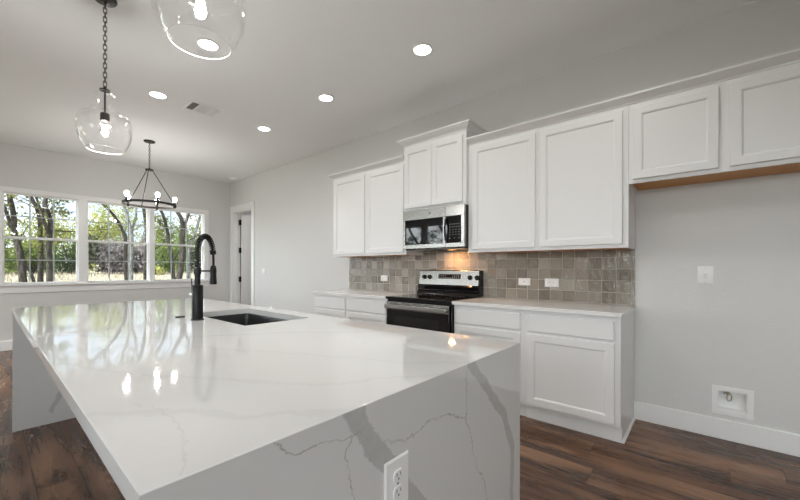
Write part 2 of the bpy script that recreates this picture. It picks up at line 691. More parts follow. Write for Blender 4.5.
DOOR = (6.80, 7.62, 0.0, 2.40)
WBOX = (-.222, -.071, .206, .344)
struct('floor', MB().box(LX - .3, 6.0, NY - .3, WY + .1, -.10, 0), M['floor'])
struct('ceiling', MB().box(LX - .2, 6.0, NY - .2, WY + .14, ZC, ZC + .12), M['ceiling'])
struct('wall_right', wall_cells(MB(), WX, WX + WT, 'Y', NY, WY, 0, ZC, [DOOR, WBOX]), M['wall'], smooth=False)
WIN = [(.165, .995), (1.105, 1.97), (2.05, 2.915)]
WZ0, WZ1 = .975, 2.335
struct('wall_far', wall_cells(MB(), WY, WY + WT, 'X', LX - .1, 6.0, 0, ZC, [(a, b, WZ0, WZ1) for a, b in WIN] +
       [(-1.75, -.05 - .83, WZ0, WZ1)]), M['wall'], smooth=False)
LWIN = [(6.86, 7.62, .55, 2.6), (5.86, 6.72, .55, 2.6), (4.6, 5.45, .55, 2.5), (.1, 1.6, 1.15, 2.5), (-2.9, -1.2, .6, 2.5)]  # windows nearest the camera are unseen, added and sized to brighten the room
struct('wall_left', wall_cells(MB(), LX - WT, LX, 'Y', NY, WY, 0, ZC, LWIN), M['wall'], smooth=False)
NWIN = [(-2.3, -1.0, .9, 2.4)]  # unseen window, added to let light in from behind the camera
struct('wall_near', wall_cells(MB(), NY - WT, NY, 'X', LX - .1, WX + WT, 0, ZC, NWIN), M['wall'], smooth=False)
# small room behind the open door
struct('wall_hall', MB().box(5.2, 5.3, 5.6, WY, 0, ZC).box(WX + WT, 5.2, 5.5, 5.6, 0, ZC), M['wall'], smooth=False)

# skirting
struct('baseboard_right', MB().box(WX - .015, WX, NY, .437, 0, .142).box(WX - .015, WX, 3.905, 6.676, 0, .142), M['trim'], bevel=.003)
struct('baseboard_far', MB().box(LX, WX, WY - .015, WY, 0, .142), M['trim'], bevel=.003)
struct('baseboard_left', MB().box(LX, LX + .015, NY, WY - .015, 0, .142), M['trim'], bevel=.003)
struct('baseboard_near', MB().box(LX + .015, WX - .015, NY, NY + .015, 0, .142), M['trim'], bevel=.003)


def dh_window(idx, x0, x1, z0, z1, grid=True):
    """double-hung window in the far wall"""
    y0, y1 = WY + .03, WY + .11
    mb = MB()
    fw = .008
    mb.box(x0, x0 + fw, y0, y1, z0, z1).box(x1 - fw, x1, y0, y1, z0, z1)
    mb.box(x0 + fw, x1 - fw, y0, y1, z1 - fw, z1).box(x0 + fw, x1 - fw, y0, y1, z0, z0 + fw)
    wo = struct('window_%d' % idx, mb, M['trim'], bevel=.002)
    zm = 1.667
    for nm, za, zb, ya in (('lower_sash', z0 + fw, zm + .018, y0 + .008), ('upper_sash', zm - .018, z1 - fw, y0 + .042)):
        s = MB()
        sw = .013
        a, b = x0 + fw, x1 - fw
        s.box(a, a + sw, ya, ya + .03, za, zb).box(b - sw, b, ya, ya + .03, za, zb)
        s.box(a + sw, b - sw, ya, ya + .03, za, za + (.016 if nm == 'lower_sash' else .030))
        s.box(a + sw, b - sw, ya, ya + .03, zb - (.030 if nm == 'lower_sash' else .010), zb)
        so = obj(nm, s, M['trim'], wo, bevel=.002)
        obj('pane', MB().box(a + sw, b - sw, ya + .008, ya + .012, za + .02, zb - .015), M['pane'], so, smooth=False)
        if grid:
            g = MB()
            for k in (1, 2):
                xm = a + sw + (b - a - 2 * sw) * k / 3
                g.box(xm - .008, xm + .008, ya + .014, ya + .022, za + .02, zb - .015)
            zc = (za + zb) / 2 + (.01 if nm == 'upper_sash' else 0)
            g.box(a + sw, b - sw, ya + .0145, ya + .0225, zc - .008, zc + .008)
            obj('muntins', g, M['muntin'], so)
    return wo


for i, (a, b) in enumerate(WIN):
    dh_window(i + 1, a, b, WZ0, WZ1)
dh_window(4, -1.75, -.88, WZ0, WZ1)
# casing of the triple window, with its sill and apron
c = MB()
c.box(.085, 2.998, WY - .02, WY, WZ1, WZ1 + .07)
for a, b in ((.085, .165), (.995, 1.105), (1.97, 2.05), (2.915, 2.998)):
    c.box(a, b, WY - .018, WY, WZ0, WZ1)
    # jamb returns into the reveal
c.box(.165 - .001, .165 + .001, WY, WY + .03, WZ0, WZ1)
struct('trim_1', c, M['trim'], bevel=.003)
struct('trim_2', MB().box(.06, 3.03, WY - .055, WY + .03, WZ0 - .03, WZ0).box(.085, 3.0, WY - .018, WY, WZ0 - .135, WZ0 - .03), M['trim'], bevel=.003)
struct('trim_3', MB().box(-1.83, -.80, WY - .02, WY, WZ1, WZ1 + .07).box(-1.83, -1.75, WY - .018, WY, WZ0, WZ1).box(-.88, -.80, WY - .018, WY, WZ0, WZ1)
       .box(-1.85, -.78, WY - .055, WY + .03, WZ0 - .03, WZ0), M['trim'], bevel=.003)

# windows behind and left of the camera; nearest ones unseen, added for light
k = 5
for (a, b, z0, z1) in LWIN:
    mb = MB().frame(a, b, z0, z1, .05, LX - .10, LX - .04)
    ym = [(a + b) / 2] if b - a > 1 else []
    for y in ym:
        mb.box(LX - .095, LX - .045, y - .035, y + .035, z0 + .05, z1 - .05)
    if b - a < 1:
        mb.box(LX - .095, LX - .045, a + .05, b - .05, (z0 + z1) / 2 - .02, (z0 + z1) / 2 + .02)
    wo = struct('window_%d' % k, mb, M['trim'], bevel=.002)
    obj('pane', MB().box(LX - .072, LX - .068, a + .04, b - .04, z0 + .04, z1 - .04), M['pane'], wo, smooth=False)
    wo2 = struct('trim_%d' % (k + 1), MB().frame(a - .08, b + .08, max(z0 - .08, 0), z1 + .08, .08, LX, LX + .018, .08 if z0 > 0 else .0005), M['trim'])
    k += 1
for (a, b, z0, z1) in NWIN:
    mb = MB()
    y0, y1 = NY - .10, NY - .04
    mb.box(a, a + .05, y0, y1, z0, z1).box(b - .05, b, y0, y1, z0, z1).box(a + .05, b - .05, y0, y1, z0, z0 + .05).box(a + .05, b - .05, y0, y1, z1 - .05, z1)
    mb.box((a + b) / 2 - .03, (a + b) / 2 + .03, y0 + .005, y1 - .005, z0 + .05, z1 - .05)
    wo = struct('window_%d' % k, mb, M['trim'], bevel=.002)
    obj('pane', MB().box(a + .04, b - .04, NY - .072, NY - .068, z0 + .04, z1 - .04), M['pane'], wo, smooth=False)
    k += 1


def portal(loc, sx_, sy_, direction):
    d = bpy.data.lights.new('window_daylight', 'AREA')
    d.shape = 'RECTANGLE'
    d.size = sx_
    d.size_y = sy_
    d.cycles.is_portal = True
    o = bpy.data.objects.new('window_daylight', d)
    COL.objects.link(o)
    o.location = loc
    o.rotation_euler = Vector(direction).to_track_quat('-Z', 'Y').to_euler()


portal((1.54, WY + .135, 1.655), 2.8, 1.37, (0, -1, 0))
portal((-1.31, WY + .135, 1.655), .87, 1.37, (0, -1, 0))
for (a, b, z0, z1) in LWIN:
    portal((LX - .135, (a + b) / 2, (z0 + z1) / 2), b - a, z1 - z0, (1, 0, 0))
for (a, b, z0, z1) in NWIN:
    portal(((a + b) / 2, NY - .135, (z0 + z1) / 2), b - a, z1 - z0, (0, 1, 0))

# door opening in the right wall: casing, jamb, open slab
struct('trim_4', MB().box(WX - .018, WX, 6.70, 6.80, 0, 2.40).box(WX - .018, WX, 7.62, 7.72, 0, 2.40).box(WX - .018, WX, 6.70, 7.72, 2.40, 2.50)
       .box(WX - .022, WX, 6.685, 7.735, 2.50, 2.525), M['trim'], bevel=.003)
struct('trim_5', MB().box(WX - .001, WX + WT + .001, 6.80, 6.818, 0, 2.40).box(WX - .001, WX + WT + .001, 7.602, 7.62, 0, 2.40)
       .box(WX - .001, WX + WT + .001, 6.818, 7.602, 2.382, 2.40).box(WX + .05, WX + .08, 7.590, 7.602, 0, 2.382)
       .box(WX + .05, WX + .08, 6.818, 6.83, 0, 2.382), M['trim'], bevel=.002)
DX = WX + WT + .008
d = MB().box(DX, DX + .74, 7.545, 7.580, .012, 2.372)
dr = struct('door_1', d, M['trim'], bevel=.002)
for nm, z0, z1 in (('upper_panel', 1.10, 2.24), ('lower_panel', .22, .86)):
    for (a, b) in ((.13, .34), (.42, .63)):
        pm = MB()
        pm.box(DX + a, DX + b, 7.541, 7.5455, z0, z0 + .02).box(DX + a, DX + b, 7.541, 7.5455, z1 - .02, z1)
        pm.box(DX + a, DX + a + .02, 7.541, 7.5455, z0 + .02, z1 - .02).box(DX + b - .02, DX + b, 7.541, 7.5455, z0 + .02, z1 - .02)
        obj(nm, pm, M['trim'], dr, bevel=.0015)
for z in (2.20, 1.60, .98, .35):
    obj('hinge', MB().box(WX + WT - .03, DX + .012, 7.562, 7.604, z - .055, z + .055)
        .lathe([(.009, -.06), (.009, .06)], (WX + WT + .004, 7.574, z), 'Z', 10), M['black'], dr, bevel=.001)

# ------------------------------------------------------------------ kitchen island
IX0, IX1, IY0, IY1, IZ = .133, 1.408, .567, 3.915, .914
SX0, SX1, SY0, SY1 = .883, 1.285, 1.82, 2.60
isl = thing('kitchen_island', 'long kitchen island with grey-veined white stone top and waterfall ends', 'kitchen island', (.77, 2.24, 0))
T = .036
mb = MB()
xs, ys = [IX0, SX0, SX1, IX1], [IY0, SY0, SY1, IY1]
vs = []
for z in (IZ - T, IZ):
    for y in ys:
        for x in xs:
            vs.append((x, y, z))
fs = []
for j in range(3):
    for i in range(3):
        if i == 1 and j == 1:
            continue
        a = j * 4 + i
        fs.append((16 + a, 16 + a + 1, 16 + a + 5, 16 + a + 4))
        fs.append((a + 4, a + 5, a + 1, a))
for i in range(3):
    fs.append((i, i + 1, 16 + i + 1, 16 + i))
    fs.append((12 + i + 1, 12 + i, 28 + i, 28 + i + 1))
    fs.append((4 * (i + 1), 4 * i, 16 + 4 * i, 16 + 4 * (i + 1)))
    fs.append((4 * i + 3, 4 * (i + 1) + 3, 16 + 4 * (i + 1) + 3, 16 + 4 * i + 3))
hole = [5, 6, 10, 9]
for i in range(4):
    a, b = hole[i], hole[(i + 1) % 4]
    fs.append((b, a, 16 + a, 16 + b))
mb.add(vs, fs)
ct = obj('countertop', mb, M['island'], isl, bevel=.002)
ct.modifiers['bevel'].limit_method = 'WEIGHT'
bw = ct.data.attributes.new('bevel_weight_edge', 'FLOAT', 'EDGE')
for e in ct.data.edges:
    p_, q_ = ct.data.vertices[e.vertices[0]].co, ct.data.vertices[e.vertices[1]].co
    outer_ = any(abs(p_[k_] - q_[k_]) < 1e-6 and min(abs(p_[k_] + ct.parent.location[k_] - c_) for c_ in cs) < 1e-4 for k_, cs in ((0, (IX0, IX1)), (1, (IY0, IY1))))
    bw.data[e.index].value = 1.0 if outer_ and min(p_.z, q_.z) > IZ - .001 else 0.0
obj('waterfall_panel', MB().box(IX0, IX1, IY0, IY0 + T, 0, IZ - T), M['island'], isl)
obj('waterfall_panel', MB().box(IX0, IX1, IY1 - T, IY1, 0, IZ - T), M['island'], isl)
bd = MB().box(.56, IX1 - .04, IY0 + T, SY0 - .06, .10, IZ - T).box(.56, IX1 - .04, SY1 + .06, IY1 - T, .10, IZ - T)
bd.box(.56, .60, SY0 - .06, SY1 + .06, .10, IZ - T).box(IX1 - .06, IX1 - .04, SY0 - .06, SY1 + .06, .10, IZ - T)
bd.box(.62, IX1 - .10, IY0 + T, IY1 - T, 0, .10)
obj('cabinet_body', bd, M['cabinet'], isl)

# undermount sink
sk = thing('kitchen_sink', 'black undermount sink set into the white island top', 'sink', ((SX0 + SX1) / 2, (SY0 + SY1) / 2, IZ - T - .25))
rz = IZ - T
vs, fs = [], []
levels = [(-.02, rz - .0), (.0, rz - .0), (.004, rz - .012), (.008, rz - .19), (.03, rz - .215)]
outer = [(-.02, rz - .0), (-.02, rz - .02), (-.006, rz - .025), (-.002, rz - .2), (.02, rz - .23)]


def rr(x0, x1, y0, y1, r, z, n=6):
    out = []
    for cx, cy, a0 in ((x1 - r, y1 - r, 0), (x0 + r, y1 - r, 90), (x0 + r, y0 + r, 180), (x1 - r, y0 + r, 270)):
        for i in range(n + 1):
            a = R(a0 + 90 * i / n)
            out.append((cx + r * math.cos(a), cy + r * math.sin(a), z))
    return out


loops = [rr(SX0 + i, SX1 - i, SY0 + i, SY1 - i, .03, z) for i, z in levels]
n = len(loops[0])
for lp in loops:
    vs += lp
for kk in range(len(loops) - 1):
    for i in range(n):
        j = (i + 1) % n
        fs.append((kk * n + i, kk * n + j, (kk + 1) * n + j, (kk + 1) * n + i))
fs.append(tuple((len(loops) - 1) * n + i for i in range(n)))
o0 = len(vs)
lo2 = [rr(SX0 + i, SX1 - i, SY0 + i, SY1 - i, .03, z) for i, z in outer[1:]]
for lp in lo2:
    vs += lp
for kk in range(len(lo2) - 1):
    for i in range(n):
        j = (i + 1) % n
        fs.append((o0 + kk * n + j, o0 + kk * n + i, o0 + (kk + 1) * n + i, o0 + (kk + 1) * n + j))
for i in range(n):
    j = (i + 1) % n
    fs.append((j, i, o0 + i, o0 + j))
fs.append(tuple(reversed([o0 + (len(lo2) - 1) * n + i for i in range(n)])))
obj('basin', MB().add(vs, fs), M['sink'], sk)
obj('drain', MB().lathe([(.045, 0), (.045, .003), (.035, .004), (.03, .001)], ((SX0 + SX1) / 2, 2.21, rz - .2149), n=24), M['chrome'], sk)

# spring faucet
FX, FY = .803, 2.235
fc = thing('kitchen_faucet', 'tall matte black spring-neck faucet standing beside the island sink', 'faucet', (FX, FY, IZ))
obj('base_plate', MB().lathe([(.034, 0), (.034, .004), (.031, .007)], (FX, FY, IZ), n=32), M['black'], fc)
obj('body', MB().lathe([(.0285, .006), (.0295, .010), (.0295, .198), (.027, .202), (.017, .203)], (FX, FY, IZ), n=32), M['black'], fc)
obj('stem', MB().lathe([(.0155, .20), (.0155, .285)], (FX, FY, IZ), n=24), M['black'], fc)
obj('collar', MB().lathe([(.0155, .262), (.020, .266), (.020, .300), (.014, .306)], (FX, FY, IZ), n=24), M['black'], fc)
dv = Vector((.719, .695, 0))
B = Vector((FX, FY, IZ))
reach = .197


def neck(s):
    # s 0..1 : up, over, down
    pts = [(0, .30), (0, .36), (.002, .41), (.016, .448), (.050, .481), (.098, .493), (.142, .480), (.176, .445), (.191, .40), (reach, .36), (reach, .31)]
    x = s * (len(pts) - 1)
    i = min(int(x), len(pts) - 2)
    u = x - i
    p0, p1, p2, p3 = pts[max(i - 1, 0)], pts[i], pts[i + 1], pts[min(i + 2, len(pts) - 1)]
    def cr(a, b, c_, d_):
        return .5 * ((2 * b) + (-a + c_) * u + (2 * a - 5 * b + 4 * c_ - d_) * u * u + (-a + 3 * b - 3 * c_ + d_) * u ** 3)
    return B + dv * cr(p0[0], p1[0], p2[0], p3[0]) + Vector((0, 0, cr(p0[1], p1[1], p2[1], p3[1])))


obj('hose', MB().tube([neck(i / 60) for i in range(61)], .0075, 12), M['black'], fc)
coil = []
NTURN, SE = 27, .80
for i in range(NTURN * 12 + 1):
    s = SE * i / (NTURN * 12)
    p = neck(s)
    tan = (neck(min(s + .005, 1)) - neck(max(s - .005, 0))).normalized()
    side = Vector((-dv.y, dv.x, 0))
    nn = tan.cross(side).normalized()
    a = 2 * PI * i / 12
    coil.append(p + (side * math.cos(a) + nn * math.sin(a)) * .0140)
obj('spring', MB().tube(coil, .0032, 6), M['black'], fc)
pe = neck(SE)
te = (neck(SE + .01) - neck(SE - .01)).normalized()
obj('spring_clamp', MB().tube([pe - te * .012, pe + te * .012], .018, 16), M['black'], fc)
hp = B + dv * reach
obj('holder_arm', MB().tube([B + Vector((0, 0, .283)), hp + Vector((0, 0, .283))], .0055, 12)
    .lathe([(.019, .275), (.019, .292)], hp, n=20), M['black'], fc)
obj('spray_head', MB().lathe([(.010, .318), (.016, .310), (.0185, .295), (.0185, .245), (.021, .215), (.021, .200), (.017, .197)], hp, n=24), M['black'], fc)
hd = Vector((-.757, .653, 0))
hb = B + Vector((0, 0, .150)) + hd * .028
obj('handle_hub', MB().tube([B + Vector((0, 0, .150)) + hd * .022, hb + hd * .012], .0095, 18), M['chrome'], fc)
obj('handle_lever', MB().tube([B + Vector((0, 0, .155)) + hd * .030, B + Vector((0, 0, .205)) + hd * .031, B + Vector((0, 0, .240)) + hd * .032], .0032, 10), M['black'], fc)

tag(obj('sink_hole_cover', MB().lathe([(.026, 0), (.026, .004), (.022, .008), (.008, .009)], (.775, 2.43, IZ), n=28), M['black'], loc=(.775, 2.43, IZ)),
    'flat round black cap on the island top behind the faucet', 'hole cover')
tag(obj('air_switch_button', MB().lathe([(.014, 0), (.014, .006), (.009, .007), (.009, .016), (.006, .018)], (1.365, 2.42, IZ), n=20), M['plastic'], loc=(1.365, 2.42, IZ)),
    'tiny white round button on the island edge beyond the sink', 'button')


# ------------------------------------------------------------------ outlets and switches
def outlet_x(name, yc, zc, wd, ht, label, cat, kind, group=None):
    """plate on the right wall, facing -X. kind: duplex_h, single, dot, switch"""
    x = WX - (.010 if kind != 'single' and zc < 1.12 else 0)
    if kind == 'switch' or kind == 'single':
        x = WX
    r = thing(name, label, cat, (x, yc, zc), group)
    obj('plate', MB().rings(yc - wd / 2, yc + wd / 2, zc - ht / 2, zc + ht / 2, x - .006, [(0, .006), (0, .002), (.003, 0)]), M['plastic'], r)
    if kind == 'duplex_h':
        for s in (-1, 1):
            y = yc + s * .020
            obj('receptacle', MB().lathe([(.0155, 0), (.0155, .0085), (.014, .0095)], (x, y, zc), '-X', 24), M['plastic'], r)
            obj('slots', MB().box(x - .0101, x - .0094, y - .006, y + .001, zc + .005, zc + .007).box(x - .0101, x - .0094, y - .006, y + .001, zc - .007, zc - .005)
                .lathe([(.0022, .009), (.0022, .0101)], (x, y + .007, zc), '-X', 10), M['slot'], r)
    if kind == 'dot':
        obj('device', MB().box(x - .009, x, yc - .034, yc + .034, zc - .0165, zc + .0165), M['plastic'], r, bevel=.001)
        obj('slots', MB().lathe([(.005, .0085), (.005, .0096)], (x, yc, zc), '-X', 12), M['slot'], r)
    if kind == 'single':
        obj('receptacle', MB().lathe([(.021, 0), (.021, .009), (.019, .010)], (x, yc, zc - .004), '-X', 28), M['plastic'], r)
        obj('slots', MB().box(x - .0107, x - .0098, yc - .009, yc - .006, zc, zc + .009).box(x - .0107, x - .0098, yc + .006, yc + .009, zc, zc + .009)
            .lathe([(.0028, .0097), (.0028, .0107)], (x, yc, zc - .012), '-X', 10), M['slot'], r)
        for sg in (1, -1):
            obj('screw', MB().lathe([(.003, 0), (.003, .007)], (x, yc, zc + sg * .052), '-X', 10), M['chrome'], r)
    if kind == 'switch':
        obj('rocker', MB().box(x - .010, x, yc - .017, yc + .017, zc - .034, zc + .034), M['plastic'], r, bevel=.002)
    return r


outlet_x('light_switch', 6.36, 1.15, .12, .118, 'white wall switch plate between the doorway and the cabinets', 'switch', 'switch')
outlet_x('wall_outlet', 3.21, 1.088, .120, .078, 'white outlet plate on the tiles left of the range', 'outlet', 'duplex_h')
outlet_x('wall_outlet', 1.337, 1.088, .118, .072, 'smaller white plate with one dark dot on tiles right of the range', 'outlet', 'dot')
outlet_x('wall_outlet', 1.080, 1.085, .124, .078, 'wide white outlet plate on the tiles, rightmost of those there', 'outlet', 'duplex_h')
outlet_x('wall_outlet', -.003, 1.17, .088, .128, 'upright white outlet on the bare grey wall of the refrigerator bay', 'outlet', 'single')

# island outlet (faces the camera side, -Y)
ox, oz = .6485, .696
r = thing('island_outlet', 'large white upright duplex outlet on the veined end of the island', 'outlet', (ox, IY0, oz))
f = MB()
vs = []
steps = [(0, 0), (0, .0025), (.003, .0055)]
pw, ph = .0855, .122
for ins, dd in steps:
    vs += [(ox - pw / 2 + ins, IY0 - dd, oz - ph / 2 + ins), (ox + pw / 2 - ins, IY0 - dd, oz - ph / 2 + ins),
           (ox + pw / 2 - ins, IY0 - dd, oz + ph / 2 - ins), (ox - pw / 2 + ins, IY0 - dd, oz + ph / 2 - ins)]
fs = []
for a in range(2):
    for i in range(4):
        j = (i + 1) % 4
        fs.append((a * 4 + i, a * 4 + j, a * 4 + 4 + j, a * 4 + 4 + i))
fs += [(8, 9, 10, 11), (3, 2, 1, 0)]
obj('plate', f.add(vs, fs), M['plastic'], r)
for s in (1, -1):
    z = oz + s * .0195
    mb = MB()
    outl = []
    for i in range(32):
        a = 2 * PI * i / 32
        outl.append((ox + .0172 * math.cos(a), z + max(-.0135, min(.0135, .0172 * math.sin(a)))))
    mb.prism(outl, 'Y', IY0 - .0085, IY0 - .004)
    obj('receptacle', mb, M['plastic'], r, bevel=.0008)
    obj('slots', MB().box(ox - .0075, ox - .0055, IY0 - .0088, IY0 - .008, z - .001, z + .0075).box(ox + .0055, ox + .0075, IY0 - .0088, IY0 - .008, z, z + .007)
        .lathe([(.0024, .008), (.0024, .0088)], (ox, IY0, z - .0075), '-Y', 12), M['slot'], r)
obj('screw', MB().lathe([(.003, .005), (.003, .0065), (.0015, .007)], (ox, IY0, oz), '-Y', 12), M['chrome'], r)

# ice-maker water box
r = thing('water_supply_box', 'recessed white water valve box low on the refrigerator bay wall', 'valve box', (WX, -.147, .275))
y0, y1, z0, z1 = WBOX
fr = MB()
fr.box(WX - .008, WX, y0 - .035, y0, z0 - .032, z1 + .032).box(WX - .008, WX, y1, y1 + .033, z0 - .032, z1 + .032)
fr.box(WX - .008, WX, y0, y1, z1, z1 + .032).box(WX - .008, WX, y0, y1, z0 - .032, z0)
obj('frame', fr, M['plastic'], r, bevel=.002)
rb = MB()
t_ = .003
rb.box(WX + .075, WX + .078, y0, y1, z0, z1).box(WX, WX + .075, y0, y0 + t_, z0, z1).box(WX, WX + .075, y1 - t_, y1, z0, z1)
rb.box(WX, WX + .075, y0 + t_, y1 - t_, z0, z0 + t_).box(WX, WX + .075, y0 + t_, y1 - t_, z1 - t_, z1)
obj('recess_box', rb, M['plastic'], r)
yv = -.125
obj('valve', MB().tube([(WX + .04, yv, z1 - .003), (WX + .04, yv, z1 - .035)], .008, 14).tube([(WX + .04, yv + .018, z1 - .022), (WX + .04, yv - .014, z1 - .022)], .006, 12)
    .tube([(WX + .04, yv - .012, z1 - .022), (WX + .035, yv - .022, z1 - .04), (WX + .035, yv - .018, z1 - .07), (WX + .035, yv - .004, z1 - .078), (WX + .035, yv + .006, z1 - .06), (WX + .04, yv, z1 - .034)], .0035, 8), M['brass'], r)
obj('valve_handle', MB().box(WX + .022, WX + .04, yv + .012, yv + .024, z1 - .028, z1 - .016), M['chrome'], r, bevel=.002)

# ------------------------------------------------------------------ cabinets
SHAKER = [(0, .020), (0, .0025), (.0025, 0), (.050, 0), (.0515, .0025), (.056, .0025), (.061, .0075), (.062, .0095)]
DRAWER = [(0, .020), (0, .0065), (.0065, 0)]


def wall_cab(y0, y1, z0, z1, xf, doors, dz0, dz1, label, wood=True):
    """xf: plane of the door faces; doors list of (ya,yb)"""
    r = thing('wall_cabinet', label, 'cabinet', (WX - .15, (y0 + y1) / 2, z0))
    xb = xf + .021
    mb = MB().box(xb, WX - .001, y0, y1, z0 + .018, z1)
    mb.box(xb, xb + .019, y0, y1, z0, z0 + .018).box(xb + .019, WX - .001, y0, y0 + .016, z0, z0 + .018).box(xb + .019, WX - .001, y1 - .016, y1, z0, z0 + .018)
    obj('body', mb, M['cabinet'], r)
    if wood:
        obj('underside', MB().box(xb + .0195, WX - .003, y0 + .0165, y1 - .0165, z0 + .004, z0 + .0175), M['cabinet_wood'], r)
    for a, b in doors:
        obj('door', MB().rings(a, b, dz0, dz1, xf, SHAKER), M['cabinet'], r)
    return r


UX = 3.085
UB = 1.373
# left pair
wall_cab(3.222, 3.865, UB, 2.427, UX, [(3.243, 3.832)], 1.402, 2.393, 'white wall cabinet at the far left end of the upper row')
wall_cab(2.570, 3.222, UB, 2.427, UX, [(2.600, 3.196)], 1.402, 2.393, 'white wall cabinet directly left of the microwave')
# raised centre cabinet
CX = 3.045
wall_cab(1.775, 2.568, 1.848, 2.571, CX, [(2.182, 2.548), (1.812, 2.178)], 1.876, 2.532, 'raised two-door white cabinet above the microwave, tallest crown', wood=False)
# right pair
wall_cab(1.094, 1.772, UB, 2.427, UX, [(1.114, 1.722)], 1.402, 2.393, 'white wall cabinet directly right of the microwave')
wall_cab(.431, 1.094, UB, 2.427, UX, [(.468, 1.075)], 1.402, 2.393, 'widest tall white wall cabinet, next to the refrigerator bay')
# over the refrigerator space
wall_cab(-.62, .429, 1.843, 2.427, UX, [(-.066, .402), (-.59, -.120)], 1.870, 2.393, 'short two-door white cabinet high over the empty refrigerator bay')


def crown(y0, y1, xf, z0, ht, out, label, ret0=False, ret1=False):
    """moulding along a cabinet run with optional mitred returns at either end"""
    prof = [(0, 0), (-.006, .002), (-.008, .012), (-.5 * out, ht * .45), (-.85 * out, ht * .70), (-.87 * out, ht * .76), (-out, ht * .78), (-out, ht), (0, ht)]
    xb = xf + .021
    nP = len(prof)
    vs, fs = [], []
    stations = []
    # each station gives a function mapping (o,h)->xyz
    if ret1:
        stations.append(lambda o, h: (WX - .001, y1 - o, z0 + h))
        stations.append(lambda o, h: (xb + o, y1 - o, z0 + h))
    else:
        stations.append(lambda o, h: (xb + o, y1, z0 + h))
    if ret0:
        stations.append(lambda o, h: (xb + o, y0 + o, z0 + h))
        stations.append(lambda o, h: (WX - .001, y0 + o, z0 + h))
    else:
        stations.append(lambda o, h: (xb + o, y0, z0 + h))
    for st in stations:
        for o_, h_ in prof:
            vs.append(st(o_, h_))
    for s in range(len(stations) - 1):
        for i in range(nP):
            j = (i + 1) % nP
            fs.append((s * nP + i, s * nP + j, (s + 1) * nP + j, (s + 1) * nP + i))
    fs.append(tuple(reversed(range(nP))))
    fs.append(tuple((len(stations) - 1) * nP + i for i in range(nP)))
    # flat dust cover on top
    mb = MB().add(vs, fs)
    return tag(obj('crown_molding', mb, M['cabinet'], loc=(WX - .15, (y0 + y1) / 2, z0)), label, 'molding')


crown(2.57, 3.865, UX, 2.428, .060, .056, 'white crown molding on the two cabinets left of the raised one', ret1=True)
crown(1.775, 2.568, CX, 2.572, .072, .062, 'white crown molding on the raised cabinet above the microwave', ret0=True, ret1=True)
crown(-.62, 1.772, UX, 2.428, .060, .056, 'longest white crown molding, running over the refrigerator bay cabinets')

CF = 2.792   # counter front edge
BX = 2.812   # base door faces


def base_cab(y0, y1, front, label, end=False):
    r = thing('base_cabinet', label, 'cabinet', (3.12, (y0 + y1) / 2, 0))
    xb = BX + .021
    mb = MB().box(xb, WX - .001, y0, y1, .118, .884)
    mb.box(2.895, WX - .001, y0, y1, 0, .118)
    obj('body', mb, M['cabinet'], r)
    a, b = front
    obj('drawer', MB().rings(a, b, .716, .852, BX, DRAWER), M['cabinet'], r)
    obj('door', MB().rings(a, b, .140, .696, BX, SHAKER), M['cabinet'], r)
    if end:
        obj('shoe_trim', MB().box(2.888, 2.895, y0, y1, 0, .095).prism([(y0, 0), (y0 - .014, 0), (y0 - .012, .008), (y0, .017)], 'X', 2.888, WX - .016), M['trim'], r)
    return r


base_cab(1.105, 1.765, (1.134, 1.744), 'white base cabinet directly right of the range, partly behind the island')
base_cab(.437, 1.105, (.472, 1.077), 'white base cabinet at the right end beside the refrigerator bay', end=True)
base_cab(2.580, 3.268, (2.610, 3.250), 'white base cabinet directly left of the range')
base_cab(3.268, 3.915, (3.290, 3.890), 'white base cabinet at the far left end of the lower row')
tag(obj('countertop', MB().box(CF, WX - .001, .425, 1.766, .8845, .914), M['counter'], bevel=.002, loc=(3.1, 1.1, .8845)),
    'white stone countertop on the base cabinets right of the range', 'countertop')
tag(obj('countertop', MB().box(CF, WX - .001, 2.579, 3.93, .8845, .914), M['counter'], bevel=.002, loc=(3.1, 3.2, .8845)),
    'white stone countertop on the base cabinets left of the range', 'countertop')
tag(obj('tile_backsplash', MB().box(WX - .009, WX - .0005, .432, 1.7665, .9145, 1.3725).box(WX - .009, WX - .0005, 1.7665, 2.5785, .60, 1.86)
        .box(WX - .009, WX - .0005, 2.5785, 3.905, .9145, 1.3725), M['tile'], smooth=False, loc=(WX, 2.2, .9)),
    'backsplash of square glazed taupe tiles behind the counters and range', 'backsplash')
# ------------------------------------------------------------------ range
RY0, RY1 = 1.772, 2.573
rg = thing('electric_range', 'stainless electric range with black glass cooktop between the white base cabinets', 'stove', (3.1, 2.17, 0))
obj('body', MB().box(2.80, 3.40, RY0, RY1, .03, .895).box(2.84, 3.38, RY0 + .03, RY1 - .03, 0, .03), M['black_enamel'], rg, bevel=.003)
obj('cooktop', MB().box(2.765, 3.375, RY0, RY1, .8955, .922), M['glass_black'], rg, bevel=.004)
burner_ink = principled('burner_print', (.10, .10, .10), .3)
for (bx, by, br) in ((2.92, 1.97, .10), (2.92, 2.37, .09), (3.21, 1.97, .08), (3.21, 2.37, .10)):
    bn = MB()
    for rr_ in (br, br * .62):
        pts_o = 40
        vs = []
        for i in range(pts_o):
            a = 2 * PI * i / pts_o
            vs.append((bx + rr_ * math.cos(a), by + rr_ * math.sin(a), .9224))
        for i in range(pts_o):
            a = 2 * PI * i / pts_o
            vs.append((bx + (rr_ - .002) * math.cos(a), by + (rr_ - .002) * math.sin(a), .9224))
        bn.add(vs, [(i, (i + 1) % pts_o, pts_o + (i + 1) % pts_o, pts_o + i) for i in range(pts_o)])
    obj('burner_ring', bn, burner_ink, rg, smooth=False)
obj('oven_door', MB().box(2.772, 2.799, RY0 + .012, RY1 - .012, .225, .868), M['glass_black'], rg, bevel=.003)
